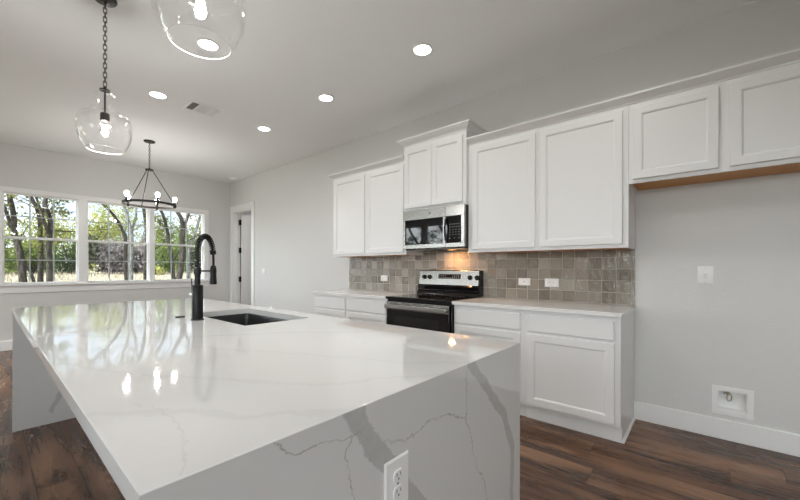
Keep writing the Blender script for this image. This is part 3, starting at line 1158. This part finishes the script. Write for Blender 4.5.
obj('door_trim', MB().box(2.768, 2.7715, RY0 + .012, RY1 - .012, .792, .868), M['steel'], rg, bevel=.001)
obj('oven_window', MB().box(2.770, 2.7718, RY0 + .13, RY1 - .13, .38, .72), principled('oven_window_glass', (.012, .012, .013), .08), rg)
obj('door_handle', MB().box(2.722, 2.740, RY0 + .02, RY1 - .02, .802, .845).box(2.74, 2.768, RY0 + .03, RY0 + .06, .81, .838).box(2.74, 2.768, RY1 - .06, RY1 - .03, .81, .838), M['steel'], rg, bevel=.006)
for ya, yb in ((1.98, 2.05), (2.10, 2.20), (2.25, 2.35), (2.40, 2.50)):
    obj('vent_slot', MB().box(2.7665, 2.7682, ya, yb, .853, .860), M['slot'], rg)
obj('storage_drawer', MB().box(2.775, 2.799, RY0 + .012, RY1 - .012, .05, .215), M['steel'], rg, bevel=.004)
# backguard: black lower riser, curved, and slanted steel panel
obj('backguard', MB().prism([(3.30, .921), (3.425, .921), (3.425, 1.195), (3.375, 1.195), (3.345, 1.035), (3.32, 1.02), (3.335, .975), (3.31, .945)], 'Y', RY0, RY1), M['black_enamel'], rg, bevel=.003)
pn = [(3.3425, 1.032), (3.366, 1.188), (3.3755, 1.1975), (3.3765, 1.190), (3.3465, 1.031)]
obj('control_panel', MB().prism(pn, 'Y', RY0 + .022, RY1 - .004), M['steel'], rg)
tilt = math.atan2(.0235, .156)


def on_panel(z):
    return 3.3425 + (z - 1.032) * .0235 / .156


def knob_m():
    return Matrix.Rotation(tilt, 3, 'Y')


for yk in (2.495, 2.418, 1.895, 1.812):
    z = 1.118
    kb = obj('knob', MB().lathe([(.026, -.002), (.026, .006), (.021, .010), (.019, .026), (.016, .029)], (on_panel(z), yk, z), '-X', 24, m=knob_m()), M['black_enamel'], rg)
dz0, dz1 = 1.102, 1.152
obj('display', MB().add([(on_panel(dz0) - .0012, 2.01, dz0), (on_panel(dz0) - .0012, 2.30, dz0), (on_panel(dz1) - .0012, 2.30, dz1), (on_panel(dz1) - .0012, 2.01, dz1),
                         (on_panel(dz0) + .002, 2.01, dz0), (on_panel(dz0) + .002, 2.30, dz0), (on_panel(dz1) + .002, 2.30, dz1), (on_panel(dz1) + .002, 2.01, dz1)],
                        [(0, 1, 2, 3), (7, 6, 5, 4), (0, 4, 5, 1), (1, 5, 6, 2), (2, 6, 7, 3), (3, 7, 4, 0)]), M['glass_black'], rg)
for i in range(11):
    for j in range(2):
        if i in (4, 5, 6) and j == 1:
            continue
        yb = 2.03 + i * .0245
        zb = 1.110 + j * .020
        obj('button', MB().box(on_panel(zb) - .0022, on_panel(zb) - .001, yb, yb + .012, zb, zb + .007), M['label_ink'], rg, smooth=False)

# ------------------------------------------------------------------ microwave
MY0, MY1, MZ0, MZ1, MX = 1.776, 2.556, 1.430, 1.8465, 3.03
mw = thing('microwave', 'stainless over-the-range microwave hung under the raised cabinet', 'microwave', (3.2, 2.17, MZ0))
obj('body', MB().box(MX + .030, WX - .012, MY0 + .004, MY1 - .004, MZ0 + .002, MZ1 - .002), principled('microwave_case', (.03, .03, .03), .4), mw, bevel=.003)
PY = 1.995   # split between door and control side
dm = MB()
dm.box(MX, MX + .029, PY, MY1, MZ0, MZ0 + .042).box(MX, MX + .029, PY, MY1, MZ1 - .105, MZ1)
dm.box(MX, MX + .029, MY1 - .030, MY1, MZ0 + .042, MZ1 - .105).box(MX, MX + .029, PY, PY + .030, MZ0 + .042, MZ1 - .105)
obj('door_frame', dm, M['steel'], mw, bevel=.002)
obj('door_glass', MB().box(MX + .003, MX + .028, PY + .030, MY1 - .030, MZ0 + .042, MZ1 - .105), M['glass_black'], mw)
cm = MB().box(MX, MX + .029, MY0, PY - .002, MZ0, MZ0 + .042).box(MX, MX + .029, MY0, PY - .002, MZ1 - .105, MZ1).box(MX, MX + .029, MY0, MY0 + .036, MZ0 + .042, MZ1 - .105)
obj('control_frame', cm, M['steel'], mw, bevel=.002)
obj('control_panel', MB().box(MX + .002, MX + .028, MY0 + .036, PY - .002, MZ0 + .042, MZ1 - .105), M['glass_black'], mw)
# curved pull on the door's right side
hpts = [(MX - .002, PY - .012, MZ1 - .125), (MX - .022, PY - .012, MZ1 - .145), (MX - .030, PY - .012, MZ0 + .19), (MX - .022, PY - .012, MZ0 + .075), (MX - .002, PY - .012, MZ0 + .055)]
obj('door_handle', MB().tube(hpts, .0085, 12), M['black'], mw)
rows = [(1.655, 5), (1.628, 5), (1.600, 4), (1.575, 4), (1.550, 4), (1.515, 3)]
for zr, nb in rows:
    for i in range(nb):
        yb = MY0 + .055 + i * (.105 / (nb - 1)) if nb > 1 else MY0 + .1
        obj('button', MB().box(MX + .0008, MX + .0021, yb, yb + .010, zr, zr + .007), M['label_ink'], mw, smooth=False)
obj('badge', MB().lathe([(.0, 0), (.015, 0), (.015, .002), (.013, .003), (.012, .0022), (.0, .0022)], (MX, 2.19, MZ1 - .052), '-X', 28, cap0=False, cap1=False)
    .tube([(MX - .003, 2.19 + .006 * math.cos(a * .4), MZ1 - .052 + .006 * math.sin(a * .4)) for a in range(14)], .0009, 6), principled('badge_grey', (.30, .30, .31), .3, metal=.8), mw)
vt = MB().box(MX + .035, WX - .02, MY0 + .01, MY1 - .01, MZ0 - .012, MZ0 + .0015)
obj('vent_grille', vt, M['black_enamel'], mw, bevel=.002)
for ya in (MY0 + .06, MY1 - .26):
    obj('grease_filter', MB().box(3.10, 3.30, ya, ya + .20, MZ0 - .0135, MZ0 - .012), M['steel'], mw)
obj('cooktop_lamp', MB().box(3.27, 3.32, 2.04, 2.12, MZ0 - .0145, MZ0 - .0118), M['led_warm'], mw)
ld = bpy.data.lights.new('cooktop_lamp_light', 'AREA')
ld.shape = 'RECTANGLE'
ld.size, ld.size_y = .04, .05
ld.energy = 2.2
ld.color = (1, .50, .20)
lo = bpy.data.objects.new('cooktop_lamp_light', ld)
COL.objects.link(lo)
lo.parent = mw
lo.location = Vector((3.295, 2.08, MZ0 - .02)) - wloc(mw)

# ------------------------------------------------------------------ ceiling fixtures
def can_light(x, y, label):
    r = thing('recessed_light', label, 'ceiling light', (x, y, ZC), 'round recessed lights in the ceiling')
    obj('trim_ring', MB().lathe([(.092, 0), (.092, -.004), (.086, -.007), (.072, -.006), (.068, -.001), (.068, 0)], (x, y, ZC), n=40, cap0=False, cap1=False), M['trim'], r)
    obj('lens', MB().lathe([(.0685, -.0008), (.0685, -.002), (.03, -.004), (.002, -.0045)], (x, y, ZC), n=36), M['lens'], r)
    d = bpy.data.lights.new('lamp', 'AREA')
    d.shape = 'DISK'
    d.size = .13
    d.energy = CAN_POWER
    d.color = (1, .985, .96)
    d.spread = R(150)
    lo_ = bpy.data.objects.new('lamp', d)
    COL.objects.link(lo_)
    lo_.parent = r
    lo_.location = (0, 0, -.008)
    return r


cans = {
    (1.19, 4.40): 'round recessed ceiling light left of the rectangular vent',
    (2.385, 4.40): 'small round recessed ceiling light right of the rectangular vent',
    (2.385, 3.10): 'round recessed ceiling light above the far left wall cabinets',
    (2.385, 1.80): 'largest round recessed ceiling light, highest in the picture right of centre',
    (1.19, 3.10): 'round recessed ceiling light seen through the nearest glass pendant'}
c0 = None
for (x, y), lab in cans.items():
    if c0 is None:
        c0 = can_light(x, y, lab)
        c_ = c0
    else:
        c_ = copy_tree(c0)
        c_.location = (x, y, ZC)
        c_['label'] = lab
for (x, y) in ((1.19, 1.80), (2.385, .5), (1.19, .5), (-.9, 5.6), (1.2, -1.6), (-1.2, -1.6), (4.4, 6.7), (4.0, 6.2)):  # one more of the grid, then unseen lamps added to brighten rooms and hall
    c_ = copy_tree(c0)
    c_.location = (x, y, ZC)
    c_['label'] = 'unseen round recessed ceiling light that brightens the rooms'

# supply vent
vx0, vx1, vy0, vy1 = 1.46, 1.80, 4.25, 4.53
r = thing('ceiling_vent', 'white rectangular louvred air vent in the ceiling', 'vent', ((vx0 + vx1) / 2, (vy0 + vy1) / 2, ZC))
fm = MB()
b_ = .028
fm.box(vx0, vx1, vy0, vy0 + b_, ZC - .008, ZC).box(vx0, vx1, vy1 - b_, vy1, ZC - .008, ZC)
fm.box(vx0, vx0 + b_, vy0 + b_, vy1 - b_, ZC - .008, ZC).box(vx1 - b_, vx1, vy0 + b_, vy1 - b_, ZC - .008, ZC)
s1, s2 = vx0 + .105, vx1 - .105
fm.box(s1 - .005, s1 + .005, vy0 + b_, vy1 - b_, ZC - .008, ZC).box(s2 - .005, s2 + .005, vy0 + b_, vy1 - b_, ZC - .008, ZC)
obj('frame', fm, M['plastic'], r, bevel=.002)
obj('backing', MB().box(vx0 + b_, vx1 - b_, vy0 + b_, vy1 - b_, ZC - .0015, ZC - .0003), M['vent_dark'], r)
lv = MB()


def louver_x(xa, xb, tiltd, step):
    x = xa + step / 2
    while x < xb - step / 4:
        m_ = Matrix.Translation((x, 0, ZC - .0075)) @ Matrix.Rotation(R(tiltd), 4, 'Y')
        lv.box(-.0055, .0055, vy0 + b_, vy1 - b_, -.0005, .0005, m_)
        x += step


louver_x(vx0 + b_, s1 - .005, -50, .012)
louver_x(s2 + .005, vx1 - b_, 50, .012)
y = vy0 + b_ + .006
while y < vy1 - b_ - .003:
    m_ = Matrix.Translation((0, y, ZC - .0075)) @ Matrix.Rotation(R(-40), 4, 'X')
    lv.box(s1 + .005, s2 - .005, -.0055, .0055, -.0005, .0005, m_)
    y += .011
obj('louvers', lv, M['plastic'], r, smooth=False)

tag(obj('smoke_detector', MB().lathe([(.068, 0), (.068, -.012), (.060, -.030), (.030, -.036), (.002, -.037)], (3.29, 7.30, ZC), n=32), M['plastic'], loc=(3.29, 7.30, ZC)),
    'white round smoke detector on the ceiling near the doorway corner', 'smoke detector')


# ------------------------------------------------------------------ glass pendants
def chain_mesh(x, y, z_top, z_bot, ln, r0=.0022, wd=.010):
    mb = MB()
    pitch = ln * .74
    n_ = int((z_top - z_bot) / pitch)
    pitch = (z_top - z_bot) / n_
    for i in range(n_):
        zc = z_top - pitch * (i + .5)
        ax = Vector((1, 0, 0)) if i % 2 else Vector((0, 1, 0))
        pts = []
        hl = ln / 2 - wd
        for kx in range(16):
            a = 2 * PI * kx / 16
            pts.append(Vector((x, y, zc)) + ax * (wd * math.cos(a)) + Vector((0, 0, wd * math.sin(a) + (hl if math.sin(a) >= 0 else -hl))))
        mb.tube(pts, r0, 6, closed=True)
    return mb


def lerp_prof(prof, n_=5):
    out = []
    for i in range(len(prof) - 1):
        p0, p1, p2, p3 = prof[max(i - 1, 0)], prof[i], prof[i + 1], prof[min(i + 2, len(prof) - 1)]
        for k_ in range(n_):
            u = k_ / n_
            out.append(tuple(.5 * ((2 * p1[d_]) + (-p0[d_] + p2[d_]) * u + (2 * p0[d_] - 5 * p1[d_] + 4 * p2[d_] - p3[d_]) * u * u + (-p0[d_] + 3 * p1[d_] - 3 * p2[d_] + p3[d_]) * u ** 3) for d_ in (0, 1)))
    out.append(prof[-1])
    return out


def pendant(x, y, label):
    z0 = 2.018
    r = thing('glass_pendant', label, 'pendant light', (x, y, z0), 'clear glass pendants over the island')
    obj('canopy', MB().lathe([(.066, 0), (.066, -.012), (.060, -.020), (.012, -.026), (.008, -.040)], (x, y, ZC), n=36), M['bronze'], r)
    obj('chain', chain_mesh(x, y, ZC - .036, z0 + .43, .042, .0026, .0095), M['bronze'], r)
    prof = [(.100, 0), (.120, .028), (.142, .080), (.151, .135), (.149, .185), (.135, .222), (.096, .250), (.056, .272), (.040, .300), (.046, .330), (.054, .356), (.050, .380), (.037, .396), (.026, .402)]
    o = obj('shade', MB().lathe(lerp_prof(prof, 5), (x, y, z0), n=64, cap0=False, cap1=False), M['pendant_glass'], r, angle=80)
    obj('shade_rim', MB().torus((x, y, z0), .100, .0020, 64, 8), principled('glass_rim_glint', (.95, .96, .96), .35, spec=1.0), o)  # bright glint of the clear rim put in as opaque near-white
    obj('cap', MB().lathe([(.030, .400), (.030, .408), (.012, .414), (.006, .432)], (x, y, z0), n=28), M['bronze'], r)
    obj('rod', MB().lathe([(.005, .245), (.005, .402)], (x, y, z0), n=12), M['bronze'], r)
    obj('socket', MB().lathe([(.012, .252), (.024, .246), (.026, .236), (.026, .196), (.022, .192)], (x, y, z0), n=28), M['bronze'], r)
    bp = [(.013, .196), (.014, .184), (.021, .160), (.027, .138), (.029, .122), (.026, .104), (.016, .091), (.002, .087)]
    b = obj('bulb', MB().lathe(lerp_prof(bp, 4), (x, y, z0), n=32, cap0=False), M['pendant_glass'], r, angle=80)
    fl = MB()
    for i in range(6):
        a = 2 * PI * i / 6
        a2 = a + .5
        fl.tube([(x + .010 * math.cos(a), y + .010 * math.sin(a), z0 + .165), (x + .018 * math.cos(a2), y + .018 * math.sin(a2), z0 + .112)], .0013, 6)
    obj('filament', fl, M['filament'], b)
    ld_ = bpy.data.lights.new('lamp', 'POINT')
    ld_.energy = 14
    ld_.color = (1, .985, .965)
    ld_.shadow_soft_size = .024
    lo_ = bpy.data.objects.new('lamp', ld_)
    COL.objects.link(lo_)
    lo_.parent = r
    lo_.location = (0, 0, .135)
    return r


p1 = pendant(.530, 3.10, 'clear glass jug-shaped pendant on a full dark chain, farther one')
p2 = copy_tree(p1)
p2.location = (.500, 1.37, 2.018)
p2['label'] = 'nearest clear glass pendant at the top edge, only its round bottom visible'

# ------------------------------------------------------------------ ring chandelier
hx, hy = 1.544, 6.093
zr, RR = 2.136, .31
ch = thing('ring_chandelier', 'dark metal ring chandelier with candle bulbs hanging before the windows', 'chandelier', (hx, hy, zr))
obj('canopy', MB().lathe([(.070, 0), (.070, -.010), (.064, -.018), (.010, -.024), (.008, -.034)], (hx, hy, ZC), n=36), M['bronze'], ch)
obj('chain', chain_mesh(hx, hy, ZC - .03, 2.645, .040, .0026, .009), M['bronze'], ch)
obj('hub', MB().lathe([(.008, 2.66 - zr), (.012, 2.645 - zr), (.050, 2.640 - zr), (.050, 2.622 - zr), (.015, 2.615 - zr)], (hx, hy, zr), n=32), M['bronze'], ch)
rg_ = MB()
prof = [(RR - .006, -.015), (RR + .006, -.015), (RR + .006, .015), (RR - .006, .015), (RR - .006, -.015)]
rg_.lathe(prof, (hx, hy, zr), n=72, cap0=False, cap1=False)
obj('ring', rg_, M['bronze'], ch)
for a in (142.7, 262.7, 22.7):
    a = R(a) - YAW
    obj('rod', MB().tube([(hx + .040 * math.cos(a), hy + .040 * math.sin(a), 2.625), (hx + RR * math.cos(a), hy + RR * math.sin(a), zr + .01)], .0055, 10)
        .tube([(hx + RR * math.cos(a), hy + RR * math.sin(a), zr + .02), (hx + RR * math.cos(a), hy + RR * math.sin(a), zr - .02)], .011, 12), M['bronze'], ch)
for a in (-37, 35, 107, 179, 251):
    a = R(a) - YAW
    px, py = hx + RR * math.cos(a), hy + RR * math.sin(a)
    cd = obj('candle_cup', MB().lathe([(.006, -.030), (.014, -.020), (.022, -.012), (.022, .018), (.014, .020), (.014, .060), (.0, .061)], (px, py, zr), n=20, cap1=False), M['bronze'], ch)
    obj('bulb', MB().lathe(lerp_prof([(.010, .060), (.016, .070), (.024, .092), (.025, .108), (.018, .126), (.002, .133)], 3), (px, py, zr), n=20), M['bulb'], cd)

# ------------------------------------------------------------------ outdoors
rnd = random.Random(11)


def gz(x, y):
    t = max(0.0, min(1.0, (y - 9) / 17))
    s = -.25 + 1.15 * t * t * (3 - 2 * t)
    if y > 26:
        s += (y - 26) * .02
    if y < WY:
        s = -.25
    return s


gv, gf = [], []
NXg, NYg = 44, 50
for j in range(NYg):
    for i in range(NXg):
        x = -40 + 100 * i / (NXg - 1)
        y = -30 + 110 * j / (NYg - 1)
        gv.append((x, y, gz(x, y) + .04 * mnoise.noise(Vector((x * .4, y * .4, 0)))))
for j in range(NYg - 1):
    for i in range(NXg - 1):
        a = j * NXg + i
        gf.append((a, a + 1, a + NXg + 1, a + NXg))
struct('ground', MB().add(gv, gf), M['ground'])

# straw grass
mb = MB()
for i in range(5200):
    y = rnd.uniform(17, 27)
    x = rnd.uniform(-1, y * .47)
    h = rnd.uniform(.08, .22)
    a = rnd.uniform(0, PI)
    dx, dy = .02 * math.cos(a), .02 * math.sin(a)
    z = gz(x, y) - .03
    lx, ly = rnd.uniform(-.06, .06), rnd.uniform(-.06, .06)
    mb.add([(x - dx, y - dy, z), (x + dx, y + dy, z), (x + lx, y + ly, z + h)], [(0, 1, 2)])
tag(obj('dry_grass', mb, M['grass_blade'], smooth=False, loc=(4, 22, .5)), 'dry straw-coloured grass beyond the windows', 'grass', kind='stuff')


def leaves_into(mb, c, rad, n_, size, rnd_, shell=.55, flat=.8):
    for _ in range(n_):
        while True:
            d = Vector((rnd_.gauss(0, 1), rnd_.gauss(0, 1), rnd_.gauss(0, 1)))
            if d.length > .1:
                break
        d.normalize()
        rr2 = (shell + (1 - shell) * rnd_.random()) if rnd_.random() < .75 else rnd_.random()
        p = Vector(c) + Vector((d.x * rad[0], d.y * rad[1], d.z * rad[2])) * rr2
        s = size * rnd_.uniform(.6, 1.3)
        u = Vector((rnd_.gauss(0, 1), rnd_.gauss(0, 1), rnd_.gauss(0, .6))).normalized()
        v = u.orthogonal().normalized()
        v.rotate(Matrix.Rotation(rnd_.uniform(0, 6.28), 3, u))
        w_ = u.cross(v)
        mb.add([p - v * s, p + w_ * s * .45, p + v * s, p - w_ * s * .45], [(0, 1, 2, 3)])


def smooth_path(pts, k_=4):
    pts = [Vector(p) for p in pts]
    out = []
    for i in range(len(pts) - 1):
        p0, p1, p2, p3 = pts[max(i - 1, 0)], pts[i], pts[i + 1], pts[min(i + 2, len(pts) - 1)]
        for j in range(k_):
            u = j / k_
            out.append(.5 * ((2 * p1) + (-p0 + p2) * u + (2 * p0 - 5 * p1 + 4 * p2 - p3) * u * u + (-p0 + 3 * p1 - 3 * p2 + p3) * u ** 3))
    out.append(pts[-1])
    return out


def grow(mb, start, d, length, rad, depth, rnd_, tips):
    pts, rads = [start.copy()], [rad]
    p = start.copy()
    n_ = 6
    for i in range(n_):
        d = (d + Vector((rnd_.uniform(-.28, .28), rnd_.uniform(-.28, .28), rnd_.uniform(-.12, .22)))).normalized()
        p = p + d * (length / n_)
        pts.append(p.copy())
        rads.append(rad * (1 - .8 * (i + 1) / n_))
        if depth > 0 and i > 0 and rnd_.random() < .75:
            ax = Vector((rnd_.gauss(0, 1), rnd_.gauss(0, 1), rnd_.gauss(0, .5))).normalized()
            grow(mb, p.copy(), (d + ax * .9).normalized(), length * rnd_.uniform(.45, .7), rads[-1] * .7, depth - 1, rnd_, tips)
        if depth <= 1:
            tips.append(p.copy())
    mb.tube(pts, rads, 5 if depth < 2 else 7)


def oak(paths, rads, label, leaf, bark, seed, dens=1.0, lsize=.05, extra=3, base=None):
    rn = random.Random(seed)
    b = Vector(paths[0][0])
    bz = gz(b.x, b.y)
    r_ = thing('oak_tree', label, 'tree', (b.x, b.y, bz))
    mb_ = MB()
    tips = []
    for pi, (pa, ra) in enumerate(zip(paths, rads)):
        pa = [Vector(p) for p in pa]
        if pi == 0:
            pa = [Vector((pa[0].x, pa[0].y, bz - .1))] + pa
        # small wander in depth so the trunk is not flat
        for i_ in range(1 if pi else 2, len(pa)):
            pa[i_].y += .12 * math.sin(i_ * 1.7 + seed)
        if pi:
            pass
        sp = smooth_path(pa, 5)
        rs = [ra * (1.25 if pi == 0 and i_ == 0 else 1) * (1 - .55 * i_ / (len(sp) - 1)) for i_ in range(len(sp))]
        mb_.tube(sp, rs, 12)
        end = sp[-1]
        dd = (sp[-1] - sp[-4]).normalized()
        for e in range(extra):
            ax = Vector((rn.gauss(0, 1), rn.gauss(0, 1), rn.gauss(0, .5))).normalized()
            grow(mb_, end.copy(), (dd + ax * .5).normalized(), rn.uniform(1.2, 2.0), rs[-1] * .8, 2, rn, tips)
        for e in range(3):
            i_ = rn.randrange(int(len(sp) * .45), len(sp))
            ax = Vector((rn.gauss(0, 1), rn.gauss(0, 1), .3)).normalized()
            grow(mb_, sp[i_].copy(), ax, rn.uniform(.8, 1.5), rs[i_] * .35, 1, rn, tips)
    obj('trunk', mb_, bark, r_, angle=80)
    lm = MB()
    rn.shuffle(tips)
    for tp in tips[:int(190 * dens)]:
        leaves_into(lm, tp, (.28, .28, .18), 16, lsize, rn, .1)
    obj('leaves', lm, leaf, r_, smooth=False)
    return r_


OG = 'oaks just outside the far windows'
oak([[(.63, 13, .69), (.61, 13, 1.0), (.57, 13, 1.6), (.48, 13, 2.06), (.46, 13, 2.52), (.38, 13, 3.03), (.31, 13, 3.52)],
     [(.85, 13, -.1), (.83, 13, .63), (.78, 13, .99), (.67, 13, 1.32), (.58, 13, 1.65)],
     [(.47, 13, 2.04), (.39, 13, 2.38), (.3, 13, 2.71), (.18, 13, 3.13)]], [.088, .045, .045],
    'dark forked oak at the left edge of the leftmost window', M['leaf_olive'], M['bark_dark'], 1, .8)
oak([[(.96, 13.5, .6), (.96, 13.5, .98), (.98, 13.5, 1.62), (.96, 13.5, 2.45), (.89, 13.5, 2.79), (.79, 13.5, 3.09), (.72, 13.5, 3.56)],
     [(.96, 13.5, 2.37), (1.02, 13.5, 2.75), (1.06, 13.5, 3.13), (1.08, 13.5, 3.62)]], [.072, .045],
    'slim upright oak in the middle of the leftmost window', M['leaf_olive'], M['bark_dark'], 2, .6)
oak([[(1.05, 12.5, .64), (1.06, 12.5, .99), (1.05, 12.5, 1.75), (1.07, 12.5, 2.38), (.96, 12.5, 2.81), (1.1, 12.5, 3.21), (1.18, 12.5, 3.6)],
     [(1.04, 12.5, 2.07), (.94, 12.5, 2.39), (.86, 12.5, 2.8), (.77, 12.5, 3.16)]], [.075, .04],
    'oak beside a muntin, rightmost trunk in the leftmost window', M['leaf_olive'], M['bark_dark'], 3, .7)
oak([[(2.98, 14, .48), (2.95, 14, .93), (2.91, 14, 1.41), (2.87, 14, 2.2), (2.64, 14, 2.81), (2.4, 14, 3.15), (2.1, 14, 3.42), (1.83, 14, 3.55)]], [.062],
    'dark oak leaning left across the middle window', M['leaf_olive'], M['bark_dark'], 4, .7)
oak([[(2.86, 13, .53), (2.86, 13, .86), (2.84, 13, 2.02), (2.79, 13, 2.46), (2.67, 13, 3.13), (2.62, 13, 3.54)],
     [(2.82, 13, 2.2), (2.96, 13, 2.75), (2.99, 13, 3.15), (3.06, 13, 3.61)]], [.07, .04],
    'pale grey oak trunk behind the right muntin of the middle window', M['leaf_olive'], M['bark_pale'], 5, .6)
oak([[(3.7, 15, .4), (3.7, 15, 1.18), (3.71, 15, 2.17), (3.65, 15, 3.26), (3.53, 15, 3.8), (3.36, 15, 4.3)]], [.085],
    'dark upright oak at the right edge of the middle window', M['leaf_olive'], M['bark_dark'], 6, .7)
oak([[(4.02, 13, .47), (3.91, 13, 1.02), (3.88, 13, 1.54), (3.85, 13, 2.15), (3.73, 13, 2.66), (3.56, 13, 3.03), (3.32, 13, 3.41)]], [.075],
    'dark oak curving left in the rightmost window', M['leaf_olive'], M['bark_dark'], 7, .7)
oak([[(3.9, 12.5, .5), (3.92, 12.5, .9), (4.05, 12.5, 1.47), (4.08, 12.5, 2.26), (4.01, 12.5, 2.69), (3.87, 12.5, 2.99), (3.76, 12.5, 3.35)],
     [(4.07, 12.5, 2.13), (4.12, 12.5, 2.61), (4.21, 12.5, 3.03), (4.18, 12.5, 3.41)]], [.10, .05],
    'thickest oak, bowed right in the middle of the rightmost window', M['leaf_olive'], M['bark_dark'], 8, .7)
oak([[(4.74, 14, .39), (4.73, 14, 1.0), (4.78, 14, 1.72), (4.85, 14, 2.15), (5.04, 14, 2.99), (5.22, 14, 3.56)]], [.075],
    'pale oak leaning right near the faucet in the rightmost window', M['leaf_olive'], M['bark_pale'], 9, .6)


def bush(name, x, y, rx, ry, rz_, leaf, label, cat, seed, n_=1500, size=.075, up=.55, group=None):
    rn = random.Random(seed)
    z = gz(x, y)
    r_ = thing(name, label, cat, (x, y, z), group)
    lm = MB()
    for k_ in range(9):
        a = rn.uniform(0, 6.28)
        q_ = rn.uniform(.2, .65)
        cx, cy = x + rx * q_ * math.cos(a), y + ry * q_ * math.sin(a)
        cz = z + rz_ * (rn.uniform(.12, .35) if k_ % 2 else rn.uniform(up - .1, up + .2))
        leaves_into(lm, (cx, cy, cz), (rx * .5, ry * .5, rz_ * .42), n_ // 9, size, rn, .3)
    obj('leaves', lm, leaf, r_, smooth=False)
    st = MB()
    for k_ in range(5):
        a = rn.uniform(0, 6.28)
        st.tube([(x, y, z - .1), (x + rx * .2 * math.cos(a), y + ry * .2 * math.sin(a), z + rz_ * .35), (x + rx * .45 * math.cos(a), y + ry * .45 * math.sin(a), z + rz_ * .7)], [.05, .04, .02], 6)
    obj('stems', st, M['bark_dark'], r_)
    return r_


BG = 'brush and trees at the far edge of the dry grass'
spec = [
    ('shrub', .2, 25.5, 1.5, 1.2, 2.2, 'leaf_green', 'bright green shrub low at the left edge of the leftmost window', 'shrub'),
    ('shrub', 1.7, 26.5, 1.1, 1.0, 1.9, 'leaf_green', 'green shrub behind the slim trunks of the leftmost window', 'shrub'),
    ('shrub', 3.0, 25.5, 1.2, 1.0, 2.2, 'leaf_dark', 'dark evergreen shrub low at the right of the leftmost window', 'shrub'),
    ('brush_thicket', 4.5, 25.5, 1.1, 1.0, 1.9, 'twig_grey', 'grey-brown leafless thicket low left in the middle window', 'thicket'),
    ('brush_thicket', 5.9, 26.0, 1.2, 1.0, 1.9, 'twig_grey', 'grey-brown leafless thicket low right in the middle window', 'thicket'),
    ('shrub', 7.5, 25.5, 1.2, 1.0, 2.0, 'leaf_green', 'green shrub low at the left of the rightmost window', 'shrub'),
    ('shrub', 9.3, 26.0, 1.5, 1.0, 2.2, 'leaf_dark', 'dark shrub behind the faucet in the rightmost window', 'shrub'),
    ('shrub', 6.3, 23.8, .55, .5, .5, 'leaf_yellow', 'small low yellow-green shrub on the grass in the middle window', 'shrub')]
for i, (nm, x, y, rx, ry, h, lf, lab, cat) in enumerate(spec):
    bush(nm, x, y, rx, ry, h, M[lf], lab, cat, 30 + i, 2200 if h > 1 else 500, .085 if lf != 'twig_grey' else .11)
far = [(-.8, 33, 2.4, 'leaf_green', 4.2), (2.2, 34, 2.4, 'leaf_yellow', 3.6), (4.9, 33, 2.3, 'leaf_yellow', 4.4), (7.6, 34, 2.5, 'leaf_yellow', 4.6), (10.4, 33, 2.4, 'leaf_green', 3.9), (13.4, 33, 2.6, 'leaf_olive', 4.4), (16.5, 33, 2.6, 'leaf_olive', 4.4)]
flab = ['green tree on the far treeline, left edge of the leftmost window', 'yellow-green tree on the treeline behind the leftmost window trunks',
        'brightest yellow-green tree on the treeline, left in the middle window', 'yellow-green tree on the treeline, right in the middle window',
        'green tree on the treeline in the rightmost window', 'olive tree on the treeline hidden beside the rightmost window', 'olive tree on the treeline hidden farther right of the windows']
for i, (x, y, rx, lf, h) in enumerate(far):
    bush('broadleaf_tree', x, y, rx, 1.6, h, M[lf], flab[i], 'tree', 60 + i, 2600, .12, .6)

# trees on the left side of the house, seen only mirrored in the appliances
for i, (x, y) in enumerate(((-9, 6.0), (-8.5, 9.4), (-10, 12.5))):
    oak([[(x, y, 0), (x + .1, y + .15, 1.2), (x - .05, y - .1, 2.4), (x + .3, y + .4, 3.4), (x + .2, y + .5, 4.2)],
         [(x - .03, y, 1.8), (x + .2, y - .4, 2.6), (x + .3, y - .7, 3.4)]], [.12, .07],
        'oak on the left side of the house, mirrored in the microwave door', M['leaf_green'], M['bark_dark'], 90 + i, 1.0)['group'] = 'oaks left of the house'
for i, (x, y) in enumerate(((-16, 2), (-17, 7), (-16, 12), (-16, 17))):
    bush('shrub', x, y, 2.6, 2.6, 3.4, M['leaf_green'], 'green shrub on the left side of the house, mirrored in the microwave door', 'shrub', 110 + i, 1800, .15, group='shrubs left of the house')
